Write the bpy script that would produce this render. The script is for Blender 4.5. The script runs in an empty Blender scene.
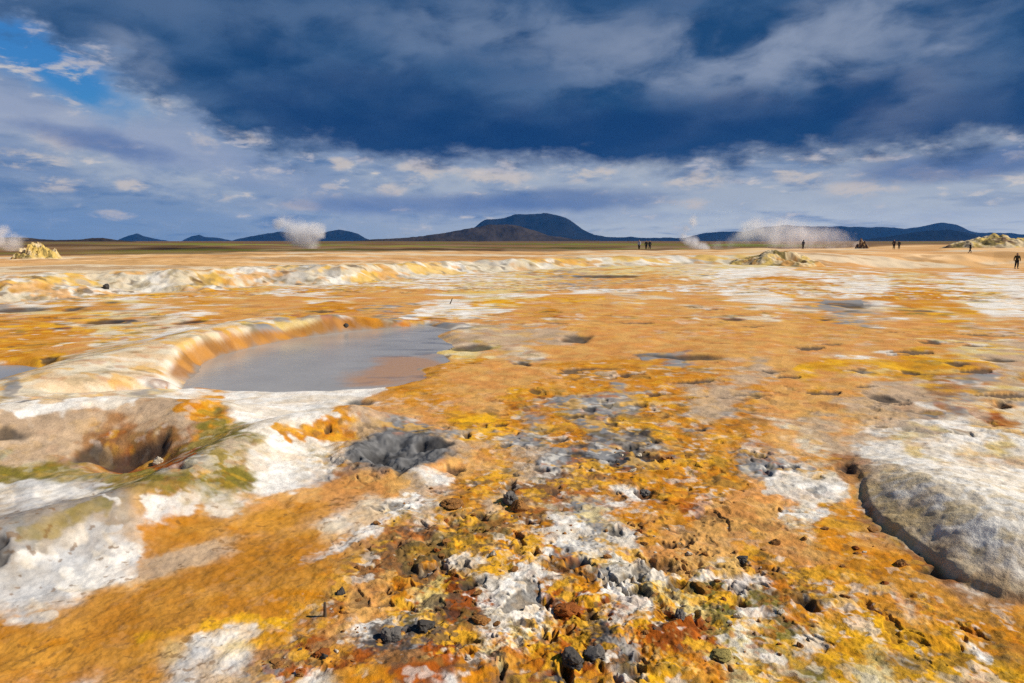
import bpy, bmesh, math, random, time
import numpy as np
from mathutils import Vector, Matrix

T0 = time.time()
random.seed(7)
R = math.radians
scene = bpy.context.scene
COL = scene.collection

# ------------------------------------------------------------------ camera
CAM_H = 2.2
F_PX = 683.0
HORIZON = 241.0
TILT = math.atan((341.5 - HORIZON) / F_PX)
cam_d = bpy.data.cameras.new("camera")
cam_d.lens = 24.0
cam_d.sensor_width = 36.0 * 1024 / (1024.0)
cam_d.clip_start = 0.05
cam_d.clip_end = 60000
cam = bpy.data.objects.new("camera", cam_d)
cam.location = (0, 0, CAM_H)
cam.rotation_euler = (math.pi / 2 - TILT, 0, 0)
COL.objects.link(cam)
scene.camera = cam

# ------------------------------------------------------------------ light
SUN_EL = 40.0
SUN_AZ = 94.0            # degrees to the right of the view direction (+Y)
sun_d = bpy.data.lights.new("sun", 'SUN')
sun_d.energy = 4.4
sun_d.angle = R(0.55)
sun_d.color = (1.0, 0.945, 0.86)
sun = bpy.data.objects.new("sun", sun_d)
sv = Vector((math.sin(R(SUN_AZ)) * math.cos(R(SUN_EL)), math.cos(R(SUN_AZ)) * math.cos(R(SUN_EL)), math.sin(R(SUN_EL))))
sun.rotation_euler = sv.to_track_quat('Z', 'Y').to_euler()
sun.location = sv * 50
COL.objects.link(sun)

vs = scene.view_settings
vs.view_transform = 'Standard'
vs.look = 'None'
vs.exposure = 0.35
vs.gamma = 1.0
vs.use_curve_mapping = False
scene.cycles.max_bounces = 8
scene.cycles.diffuse_bounces = 3
scene.cycles.volume_bounces = 6
scene.cycles.volume_step_rate = 1.0
scene.cycles.use_denoising = False
scene.cycles.sample_clamp_indirect = 2.5

def lin(r, g, b):
    f = lambda c: c / 12.92 if c <= 0.04045 else ((c + 0.055) / 1.055) ** 2.4
    return (f(r / 255.0), f(g / 255.0), f(b / 255.0))

# ------------------------------------------------------------------ node expressions
class Ex:
    """a node socket with arithmetic"""
    nt = None
    def __init__(s, sock): s.s = sock
    @staticmethod
    def m(op, *a, clamp=False):
        n = Ex.nt.nodes.new('ShaderNodeMath'); n.operation = op; n.use_clamp = clamp
        for i, v in enumerate(a):
            if isinstance(v, Ex): Ex.nt.links.new(v.s, n.inputs[i])
            else: n.inputs[i].default_value = v
        return Ex(n.outputs[0])
    def __add__(s, o): return Ex.m('ADD', s, o)
    __radd__ = __add__
    def __sub__(s, o): return Ex.m('SUBTRACT', s, o)
    def __rsub__(s, o): return Ex.m('SUBTRACT', o, s)
    def __mul__(s, o): return Ex.m('MULTIPLY', s, o)
    __rmul__ = __mul__
    def __truediv__(s, o): return Ex.m('DIVIDE', s, o)

def e_smooth(x, a, b):
    n = Ex.nt.nodes.new('ShaderNodeMapRange'); n.interpolation_type = 'SMOOTHSTEP'
    Ex.nt.links.new(x.s, n.inputs[0])
    n.inputs[1].default_value = a; n.inputs[2].default_value = b
    n.inputs[3].default_value = 0; n.inputs[4].default_value = 1
    return Ex(n.outputs[0])

def e_vec(x, y, z=0.0):
    n = Ex.nt.nodes.new('ShaderNodeCombineXYZ')
    for i, v in enumerate((x, y, z)):
        if isinstance(v, Ex): Ex.nt.links.new(v.s, n.inputs[i])
        else: n.inputs[i].default_value = v
    return n.outputs[0]

def e_noise(vec, scale, detail=5, rough=0.55, dist=0.0):
    n = Ex.nt.nodes.new('ShaderNodeTexNoise'); n.noise_dimensions = '3D'
    Ex.nt.links.new(vec, n.inputs['Vector'])
    n.inputs['Scale'].default_value = scale; n.inputs['Detail'].default_value = detail
    n.inputs['Roughness'].default_value = rough; n.inputs['Distortion'].default_value = dist
    return Ex(n.outputs[0])

def e_mix(fac, a, b, blend='MIX'):
    n = Ex.nt.nodes.new('ShaderNodeMix'); n.data_type = 'RGBA'; n.blend_type = blend
    if isinstance(fac, Ex): Ex.nt.links.new(fac.s, n.inputs[0])
    else: n.inputs[0].default_value = fac
    for v, i in ((a, 6), (b, 7)):
        if isinstance(v, tuple): n.inputs[i].default_value = (*v, 1)
        else: Ex.nt.links.new(v, n.inputs[i])
    return n.outputs[2]

def e_curve(x, x0, x1, pts):
    """piecewise-linear function of x through pts, values kept in 0..40"""
    n = Ex.nt.nodes.new('ShaderNodeValToRGB'); cr = n.color_ramp
    cr.interpolation = 'B_SPLINE' if False else 'LINEAR'
    q = (x - x0) * (1.0 / (x1 - x0))
    Ex.nt.links.new(q.s, n.inputs[0])
    while len(cr.elements) < len(pts): cr.elements.new(0.5)
    for e, (px, v) in zip(cr.elements, sorted(pts)):
        e.position = (px - x0) / (x1 - x0); w = v / 40.0; e.color = (w, w, w, 1)
    sp = Ex.nt.nodes.new('ShaderNodeSeparateColor'); Ex.nt.links.new(n.outputs[0], sp.inputs[0])
    return Ex(sp.outputs[0]) * 40.0

# ------------------------------------------------------------------ sky (world): clear blue with procedural storm clouds by direction
def sky_dir(px, py):
    """azimuth and elevation in degrees of a direction in the sky"""
    v = Vector(((px - 512) / F_PX, 1, (341.5 - py) / F_PX))
    v.rotate(Matrix.Rotation(-TILT, 3, 'X'))
    return math.degrees(math.atan2(v.x, v.y)), math.degrees(math.atan2(v.z, math.hypot(v.x, v.y)))

world = bpy.data.worlds.new("World")
scene.world = world
world.use_nodes = True
nt = world.node_tree
nt.nodes.clear()
Ex.nt = nt
tc = nt.nodes.new('ShaderNodeTexCoord')
sx = nt.nodes.new('ShaderNodeSeparateXYZ'); nt.links.new(tc.outputs['Generated'], sx.inputs[0])
dx, dy, dz = (Ex(sx.outputs[i]) for i in range(3))
AZ = Ex.m('ARCTAN2', dx, dy) * (180 / math.pi)
EL = Ex.m('ARCSINE', dz) * (180 / math.pi)
stretch = e_vec(AZ * 0.1, EL * 0.24)
wide = e_vec(AZ * 0.1, EL * 0.17, 3.1)
warp = e_noise(stretch, 1.3, 6, 0.6) - 0.5
warp2 = e_noise(wide, 0.6, 4, 0.55) - 0.5
fine = e_noise(e_vec(AZ * 0.1, EL * 0.2, 7.7), 3.0, 6, 0.56, 0.2)
big = e_noise(e_vec(AZ * 0.1 + warp * 0.5, EL * 0.22, 1.7), 1.1, 6, 0.55, 0.6)

def blob(px, py, rx, ry, rot=0.0, soft=0.35, wob=0.8):
    a0, e0 = sky_dir(px, py)
    ax = rx / 12.0; ay = ry / 12.0
    c, s = math.cos(R(rot)), math.sin(R(rot))
    u = AZ - a0; v = EL - e0
    p = (u * c + v * s) * (1 / ax); q = (v * c - u * s) * (1 / ay)
    d = Ex.m('SQRT', p * p + q * q)
    d = d + (fine - 0.5) * wob + warp * (0.8 * wob)
    return 1.0 - e_smooth(d, 1 - soft, 1 + soft)

sky = nt.nodes.new('ShaderNodeTexSky'); sky.sky_type = 'NISHITA'; sky.sun_disc = False
sky.sun_elevation = R(SUN_EL); sky.sun_rotation = R(SUN_AZ); sky.air_density = 1.6; sky.dust_density = 0.3; sky.ozone_density = 3.0
skm = nt.nodes.new('ShaderNodeVectorMath'); skm.operation = 'MULTIPLY'
nt.links.new(sky.outputs[0], skm.inputs[0]); skm.inputs[1].default_value = (0.12, 0.37, 0.74)
# below: everything in displayed (linear) light; the Background strength of 0.1 is undone once here
K = 10.0 / 2 ** 0.35
def sc(c): return tuple(v * K for v in lin(*c))
clear = skm.outputs[0]
# veil of far, low cloud and air towards the horizon
azn = e_smooth(AZ, -38, 30)
veil = e_mix(azn, sc((128, 150, 176)), sc((214, 216, 212)))
mid_hi = e_mix(azn, sc((126, 146, 178)), sc((156, 168, 186)))
lowmix = e_smooth(EL + warp * 3.0, 0.8, 5.5)
base = e_mix(lowmix, veil, mid_hi)
# blue-grey bars in the low layer
bars = e_noise(e_vec(AZ * 0.1, EL * 0.62, 4.2), 1.25, 6, 0.55, 0.4)
base = e_mix(e_smooth(bars, 0.50, 0.68) * 0.65, base, sc((80, 114, 158)))
base = e_mix(e_smooth(bars, 0.47, 0.30) * 0.30, base, sc((156, 170, 188)))
# sunlit puffs
puff = e_noise(e_vec(AZ * 0.1, EL * 0.27, 9.4), 4.2, 8, 0.58, 0.25)
belt = blob(760, 185, 430, 34, 2, 0.6) + blob(120, 125, 230, 42, -14, 0.5) * 0.8 + blob(330, 195, 420, 30, 0, 0.7) * 0.55
belt = Ex.m('MINIMUM', belt, 1.0)
base = e_mix(e_smooth(puff * 0.35 + big * 0.65, 0.40, 0.58) * belt * 0.9, base, sc((176, 184, 194)))
base = e_mix(e_smooth(puff + (fine - 0.5) * 0.3, 0.57, 0.76) * belt, base, sc((226, 214, 200)))
puff_list = [(60, 184, 22, 8), (132, 186, 12, 5), (216, 198, 13, 5), (205, 145, 12, 8), (392, 190, 14, 6), (325, 190, 26, 9), (300, 205, 18, 6),
             (338, 164, 12, 6), (425, 170, 30, 10), (500, 178, 40, 9), (95, 100, 26, 8), (60, 140, 24, 10), (30, 160, 26, 8), (110, 215, 20, 5),
             (690, 205, 26, 6), (700, 180, 34, 9), (800, 170, 30, 12), (860, 190, 34, 9), (930, 170, 40, 9), (590, 175, 26, 8)]
for px, py, rx, ry in puff_list:
    base = e_mix(blob(px, py, rx * .8, ry * .8, 0, 0.5, 2.4) * e_smooth(puff, 0.38, 0.56) * 0.8, base, sc((212, 200, 188)))
base = e_mix(blob(60, 122, 120, 20, -10, 0.7, 1.6) * 0.6, base, sc((166, 174, 194)))
base = e_mix(blob(210, 160, 130, 14, -14, 0.7, 1.6) * 0.5, base, sc((150, 162, 188)))
base = e_mix(blob(95, 142, 46, 9, -8, 0.6, 1.8) * 0.7, base, sc((78, 108, 160)))
base = e_mix(blob(560, 200, 90, 11, 0, 0.5) * 0.7, base, sc((78, 106, 154)))
base = e_mix(blob(960, 165, 80, 11, 2, 0.5) * 0.75, base, sc((84, 108, 152)))
base = e_mix(blob(420, 205, 120, 9, 0, 0.6) * 0.6, base, sc((78, 106, 158)))
# clear gap at the left
gap = blob(44, 62, 66, 21, -26, 0.45, 1.0)
gap = gap * (1.0 - e_smooth(puff, 0.56, 0.68) * 0.8)
base = e_mix(gap, base, clear)
# the storm deck
deck_pts = [(-60, 30), (0, 22), (55, 44), (112, 74), (150, 108), (205, 132), (260, 146), (330, 152), (420, 160), (490, 166), (560, 168), (640, 168),
            (720, 164), (800, 160), (870, 156), (940, 150), (1024, 146), (1100, 150)]
def at_az(px):  # azimuth of a column at the deck's height
    return sky_dir(px, 120)[0]
edge = e_curve(AZ, -60, 60, [(at_az(x), sky_dir(x, y)[1]) for x, y in deck_pts])
leftness = 1.0 - e_smooth(AZ, -28, -8)
dd = EL - edge + warp * (4.0 + 3.5 * leftness) + (fine - 0.5) * (3.6 + 2.0 * leftness) + warp2 * (2.4 + 4.0 * leftness)
deck = e_smooth(dd, -1.0, 1.5)
cloudy = e_noise(e_vec(AZ * 0.1 + warp * 0.35, EL * 0.2 - AZ * 0.012, 12.3), 1.9, 6, 0.50, 0.3)
tone = big * 0.45 + cloudy * 0.47 + fine * 0.08
c_dark = sc((28, 68, 112)); c_mid = sc((60, 92, 132)); c_pale = sc((78, 102, 138))
dcol = e_mix(e_smooth(tone, 0.36, 0.58), c_dark, c_mid)
dcol = e_mix(e_smooth(tone, 0.48, 0.66) * (e_smooth(AZ, -24, 12) * 0.5 + 0.35), dcol, c_pale)
# darkest towards the base of the deck, paler in the thin places
dcol = e_mix((1.0 - e_smooth(dd, 0.8, 5.5)) * e_smooth(AZ, -26, -4) * 0.75, dcol, sc((21, 58, 104)))
pale_list = [(840, 32, 110, 24, 8, .9), (750, 62, 80, 20, 14, .8), (905, 104, 44, 20, 30, .7), (560, 34, 130, 20, -4, .6), (400, 62, 40, 13, 20, .5), (640, 60, 60, 18, 10, .6),
             (138, 55, 24, 14, -30, .7), (990, 95, 60, 20, 0, .5), (560, 85, 60, 16, 10, .4), (280, 18, 200, 20, 0, .4), (705, 120, 50, 12, 20, .5), (490, 24, 70, 16, 0, .5), (860, 70, 60, 16, 15, .6), (240, 120, 60, 12, -15, .4)]
for px, py, rx, ry, rot, w in pale_list:
    dcol = e_mix(blob(px, py, rx, ry, rot, 0.8, 1.5) * w * 0.85 * e_smooth(cloudy, 0.28, 0.62), dcol, sc((144, 156, 178)) if w > .55 else sc((102, 124, 156)))
for px, py, rx, ry, rot, w in [(600, 135, 170, 24, 3, .8), (400, 105, 130, 26, -8, .6), (430, 140, 150, 18, -5, .5), (860, 95, 60, 14, 10, .5), (330, 130, 90, 18, -14, .5), (950, 110, 90, 18, 0, .5)]:
    dcol = e_mix(blob(px, py, rx, ry, rot, 0.6, 1.0) * w, dcol, sc((18, 54, 102)))
final = e_mix(deck, base, dcol)
# thin bright rim along the lower edge of the deck
rim = e_smooth(dd, -1.6, -0.2) * (1.0 - e_smooth(dd, -0.2, 0.7)) * e_smooth(puff, 0.50, 0.64) * 0.5
final = e_mix(rim, final, sc((200, 194, 198)))
bg = nt.nodes.new('ShaderNodeBackground'); bg.inputs[1].default_value = 0.1
nt.links.new(final, bg.inputs[0])
wo = nt.nodes.new('ShaderNodeOutputWorld'); nt.links.new(bg.outputs[0], wo.inputs[0])

# ------------------------------------------------------------------ numpy noise
_rng = np.random.RandomState(11)
_perm = np.concatenate([_rng.permutation(1024)] * 2).astype(np.int32)
_ang = _rng.rand(1024) * 2 * np.pi
_gx = np.cos(_ang).astype(np.float32); _gy = np.sin(_ang).astype(np.float32)

def perlin(x, y, seed=0):
    x = np.asarray(x, np.float32) + np.float32(seed * 17.31); y = np.asarray(y, np.float32) + np.float32(seed * 9.77)
    xi = np.floor(x); yi = np.floor(y)
    xf = x - xi; yf = y - yi
    xi = xi.astype(np.int32) & 1023; yi = yi.astype(np.int32) & 1023
    u = xf * xf * xf * (xf * (xf * 6 - 15) + 10); v = yf * yf * yf * (yf * (yf * 6 - 15) + 10)
    def g(ix, iy, fx, fy):
        h = _perm[(_perm[ix & 1023] + iy) & 1023]
        return _gx[h] * fx + _gy[h] * fy
    a = g(xi, yi, xf, yf); b = g(xi + 1, yi, xf - 1, yf); c = g(xi, yi + 1, xf, yf - 1); d = g(xi + 1, yi + 1, xf - 1, yf - 1)
    ab = a + u * (b - a); cd = c + u * (d - c)
    return (ab + v * (cd - ab)) * np.float32(1.5)

def fbm(x, y, f, octs=3, seed=0, gain=0.5, sp=None):
    """sum of octaves from frequency f (per metre); sp = spacing of the samples: octaves finer than it are left out"""
    out = np.zeros(np.shape(x), np.float32); a = 1.0
    for o in range(octs):
        fo = f * 2.03 ** o
        if sp is None: out += a * perlin(x * fo, y * fo, seed + o)
        else:
            m = sp * fo < 0.7
            if m.any():
                w = np.clip(1.4 - 2 * sp[m] * fo, 0, 1)
                out[m] += a * w * perlin(x[m] * fo, y[m] * fo, seed + o)
        a *= gain
    return out

def ridge(x, y, f, octs=2, seed=0, sp=None):
    out = np.zeros(np.shape(x), np.float32); a = 1.0
    for o in range(octs):
        fo = f * 2.1 ** o
        m = np.ones(np.shape(x), bool) if sp is None else sp * fo < 0.7
        if m.any():
            w = 1.0 if sp is None else np.clip(1.4 - 2 * sp[m] * fo, 0, 1)
            out[m] += a * w * (1 - np.abs(perlin(x[m] * fo, y[m] * fo, seed + o)) * 1.6)
        a *= 0.5
    return out

def sstep(x, a, b):
    t = np.clip((x - a) / (b - a), 0, 1)
    return t * t * (3 - 2 * t)

# ------------------------------------------------------------------ plan of the place
CT, ST = math.cos(TILT), math.sin(TILT)
def ray(px, py):
    u = (np.asarray(px, float) - 512) / F_PX; v = (341.5 - np.asarray(py, float)) / F_PX
    return u, CT + ST * v, -ST + CT * v
def G(px, py, z=0.0):
    """the point at height z in the direction of a spot of the photograph"""
    u, d, w = ray(px, py)
    t = (z - CAM_H) / w
    return u * t, d * t
def GL(pts, z=0.0):
    return [tuple(float(c) for c in G(x, y, z)) for x, y in pts]

def line_dist(x, y, pts, near=None):
    """distance to a polyline; 1e3 outside the box around it"""
    P = np.array(pts, np.float32)
    out = np.full(np.shape(x), 1e3, np.float32)
    near = 5.0 if near is None else near
    m = (x > P[:, 0].min() - near) & (x < P[:, 0].max() + near) & (y > P[:, 1].min() - near) & (y < P[:, 1].max() + near)
    if not m.any(): return out
    X = x[m]; Y = y[m]; best = np.full(X.shape, 1e6, np.float32)
    for (ax, ay), (bx, by) in zip(P[:-1], P[1:]):
        ex, ey = bx - ax, by - ay; L = ex * ex + ey * ey + 1e-9
        t = np.clip(((X - ax) * ex + (Y - ay) * ey) / L, 0, 1)
        best = np.minimum(best, (X - ax - t * ex) ** 2 + (Y - ay - t * ey) ** 2)
    out[m] = np.sqrt(best)
    return out

def poly_sd(x, y, pts, near=4.0):
    """signed distance to a polygon, positive inside"""
    d = line_dist(x, y, list(pts) + [pts[0]], near)
    m = d < 900
    X = x[m]; Y = y[m]; ins = np.zeros(X.shape, bool)
    n = len(pts)
    for i in range(n):
        ax, ay = pts[i]; bx, by = pts[(i + 1) % n]
        if ay == by: continue
        c = ((ay > Y) != (by > Y)) & (X < (bx - ax) * (Y - ay) / (by - ay) + ax)
        ins ^= c
    s = np.full(np.shape(x), -1e3, np.float32)
    s[m] = np.where(ins, d[m], -d[m])
    return s

WATER_Z = -0.06
POOL = GL([(186, 388), (193, 378), (203, 366), (222, 356), (255, 347), (300, 338), (352, 331), (395, 328), (425, 326), (446, 330), (432, 337), (446, 345),
           (428, 353), (436, 361), (420, 368), (414, 379), (385, 386), (330, 389), (285, 390), (240, 390)], WATER_Z)
SIDE_POOL = GL([(-120, 368), (-40, 367), (10, 366), (34, 369), (42, 375), (30, 384), (14, 391), (-10, 398), (-70, 404), (-150, 400)], WATER_Z)
BANK_LINE = GL([(350, 318), (300, 317), (255, 321), (215, 330), (180, 340), (140, 352), (90, 364), (40, 380), (-20, 396)], 0.30)
CHANNEL = GL([(196, 386), (176, 391), (150, 394), (120, 399), (95, 404), (60, 408)], 0.0)
HOLLOW_RIDGE = GL([(-80, 428), (-20, 420), (40, 411), (100, 404), (150, 401), (190, 402)], 0.34)
PALE_RIDGE = GL([(350, 408), (300, 417), (262, 428), (225, 447), (190, 466), (150, 484), (100, 500), (40, 515), (-40, 540)], 0.24)
MOUND_FRONT = GL([(878, 424), (852, 440), (848, 462), (856, 490), (872, 522), (898, 543), (925, 562), (955, 582), (1000, 600), (1060, 612), (1180, 640)], 0.0)
MOUND = MOUND_FRONT + GL([(1300, 560), (1330, 470), (1100, 432), (960, 424), (900, 420)], 0.0)
CRATER = G(397, 456)

# earth bank across the flat: foot distance, height and width of its slope by direction
BT = [-3.0, -0.9, -0.5, -0.25, 0.0, 0.13, 0.26, 0.36, 0.42, 0.56, 0.70, 0.9, 3.0]
BR = [30, 31, 33, 36, 50, 60, 68, 70, 72, 84, 98, 100, 110]
BH = [.85, .85, .9, .95, .85, 0.8, 0.8, 0.9, 1.1, 1.5, 1.9, 2.0, 2.0]
BW = [3.4, 3.4, 3.6, 4.0, 5.5, 6.0, 6.5, 7, 12, 18, 16, 16, 16]

def march(px, py, steps=420):
    """walk lines of sight down to the real (raised or sunk) ground"""
    u, d, w = ray(np.asarray(px, float).ravel(), np.asarray(py, float).ravel())
    t = np.full(u.shape, 2.0); hit = np.zeros(u.shape, bool)
    for _ in range(steps):
        z = CAM_H + w * t - H(u * t, d * t, None, False)
        hit |= z <= 0.0
        t = np.where(hit, t, t + np.maximum(.008 * t, np.clip(z, 0, 30) * .2))
    return u * t, d * t
PITS = [  # px, py, half width, half height (px), depth (m)
    (355, 403, 24, 4, .10), (92, 452, 20, 4, .10), (128, 462, 26, 4, .12), (168, 468, 18, 4, .10), (160, 450, 12, 5, .06), (384, 459, 18, 8, .08), (400, 469, 14, 7, .08), (434, 443, 20, 6, .09), (329, 431, 5, 2.5, .06), (467, 437, 6, 4, .07), (523, 363, 13, 3.5, .09), (578, 338, 20, 3.5, .12), (470, 348, 30, 3, .10), (677, 357, 36, 4, .10),
    (605, 277, 44, 1.5, .15), (735, 320, 12, 1.6, .06), (825, 320, 11, 1.2, .06), (852, 305, 20, 2.2, .08), (930, 342, 9, 2.2, .07), (1001, 404, 7, 3.2, .14), (881, 398, 17, 4, .10),
    (625, 376, 8, 2.5, .05), (590, 410, 9, 3, .05), (640, 405, 7, 3, .05), (576, 417, 8, 2.5, .05), (612, 425, 8, 3, .04), (646, 456, 13, 6, .09), (655, 443, 5, 3, .07), (628, 448, 9, 5, .06),
    (645, 494, 11, 5, .08), (577, 562, 17, 5, .13), (535, 553, 6, 4, .08), (612, 579, 6, 3, .06), (482, 517, 9, 6, .09), (510, 488, 8, 10, .08), (793, 467, 6, 2.5, .05),
    (809, 605, 14, 7, .13), (742, 604, 14, 5, .07), (566, 664, 8, 13, .13), (590, 655, 8, 5, .10), (502, 666, 5, 11, .10), (493, 635, 4, 3, .06), (407, 632, 4, 4, .06), (385, 640, 5, 4, .06),
    (-4, 548, 10, 8, .05), (4, 437, 15, 3, .05), (20, 310, 26, 2, .12), (76, 309, 13, 2, .10), (192, 322, 16, 1.6, .08), (318, 312, 13, 1.6, .08), (102, 323, 17, 2, .08), (48, 359, 7, 3, .08),
    (441, 357, 12, 3, .08), (420, 379, 8, 3, .05), (846, 470, 8, 5, .10), (884, 533, 12, 3, .10), (934, 573, 16, 4, .10),
    (560, 440, 10, 3, .05), (500, 424, 7, 3, .05), (540, 470, 10, 4, .06), (455, 470, 10, 5, .07), (700, 430, 8, 3, .05), (760, 455, 6, 3, .05), (615, 532, 8, 5, .06), (667, 545, 8, 5, .07),
    (690, 540, 7, 4, .06), (742, 563, 6, 7, .08), (720, 568, 7, 3, .05), (640, 590, 9, 5, .07), (548, 600, 5, 12, .09), (470, 585, 12, 4, .05), (440, 555, 10, 4, .06), (425, 575, 14, 4, .06),
    (1000, 360, 12, 2, .06), (955, 365, 10, 2, .05), (770, 372, 8, 2, .05), (860, 372, 9, 2, .05), (910, 372, 12, 2, .05), (505, 448, 8, 4, .05), (535, 392, 10, 2.5, .05), (655, 395, 9, 3, .05)]
CRUST = [(560, 600, 250, 110, 1.0), (450, 525, 120, 45, .9), (690, 480, 190, 60, .55), (600, 420, 170, 45, .5), (920, 640, 170, 55, .5), (930, 420, 110, 30, .5), (390, 452, 95, 40, .5),
         (300, 655, 60, 35, .6), (700, 388, 220, 35, .35), (760, 600, 140, 70, .6), (540, 480, 110, 40, .7)]

def pit_world():
    out = []
    MX, MY = march([p[0] for p in PITS], [p[1] for p in PITS])
    for (px, py, rx, ry, dep), X, Y in zip(PITS, MX, MY):
        r = math.hypot(X, Y)
        wx = rx * r / F_PX; wy = min(ry * r * r / (CAM_H * F_PX), wx * 3.0)
        out.append((float(X), float(Y), wx, max(wy, wx * .35), dep))
    return out
CRW = []
for px, py, rx, ry, w in CRUST:
    X, Y = G(px, py); r = math.hypot(X, Y)
    X0, Y0 = G(px, py + ry); X1, Y1 = G(px, py - ry)
    CRW.append((px, py, rx, ry, w))

def plan_uv(x, y):
    """bearing and inverse distance: the plan in which colour notes are kept (u per column, s = pixels a flat ground would lie below the horizon)"""
    r = np.maximum(np.hypot(x, y), 1e-3)
    return F_PX * x / np.maximum(y, 0.05 * r), CAM_H * F_PX / r
def uv_of(px, py):
    X, Y = G(px, py); return plan_uv(X, Y)

def crust_mask(x, y):
    u, s = plan_uv(x, y)
    c = (.4 * sstep(np.abs(u), 560, 700) * sstep(s, 60, 200)).astype(np.float32)
    for px, py, rx, ry, w in CRW:
        u0, s0 = uv_of(px, py); _, s1 = uv_of(px, py + ry); u1, _ = uv_of(px + rx, py)
        d = np.sqrt(((u - u0) / max(u1 - u0, 1)) ** 2 + ((s - s0) / max(s1 - s0, 1)) ** 2)
        c = np.maximum(c, w * (1 - sstep(d, 0.55, 1.15)))
    return c

def pits_field(x, y, sp=None):
    """depth and darkness of the open holes"""
    dep = np.zeros(np.shape(x), np.float32); dark = np.zeros(np.shape(x), np.float32)
    for X, Y, wx, wy, d in PITW:
        R0 = 2.2 * max(wx, wy)
        m = (np.abs(x - X) < R0) & (np.abs(y - Y) < R0)
        if not m.any(): continue
        xm = x[m] - X; ym = y[m] - Y
        b = math.atan2(X, Y); c, s = math.cos(b), math.sin(b)
        p = (xm * c - ym * s) / wx; q = (xm * s + ym * c) / wy
        n = perlin(x[m] * .9 / wx, y[m] * .6 / wx, 31) * .6 + perlin(x[m] * 2.0 / wx, y[m] * 1.2 / wx, 37) * .25
        k = np.sqrt(p * p + q * q) + n
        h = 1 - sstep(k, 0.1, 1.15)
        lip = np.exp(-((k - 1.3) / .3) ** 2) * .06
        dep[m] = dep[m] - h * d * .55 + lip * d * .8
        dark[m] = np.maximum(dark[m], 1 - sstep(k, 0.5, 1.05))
    return dep, dark

def hole_mask(x, y, sp):
    """small ragged openings broken through the crust"""
    a = x + .08 * fbm(x, y, 4, 2, 141, sp=sp); b = y + .08 * fbm(x, y, 4, 2, 144, sp=sp)
    return sstep(fbm(a, b * .8, 3.4, 4, 123, .7, sp) + .35 * fbm(x, y, .7, 2, 128, sp=sp), .52, .74)

def mid_slits(x, y, r, sp):
    """dark breaks scattered over the flat"""
    b = sstep(r, 8, 11) * (1 - sstep(r, 34, 48)) * (1 - (1 - sstep(x / np.maximum(y, .1), -.25, -.12)) * (1 - sstep(r, 17, 20)))
    return b * sstep(fbm(x * .45, y * 1.3, 1.3, 4, 151, .7, sp) + .4 * fbm(x, y, .2, 2, 155, sp=sp), .74, .90)

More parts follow.
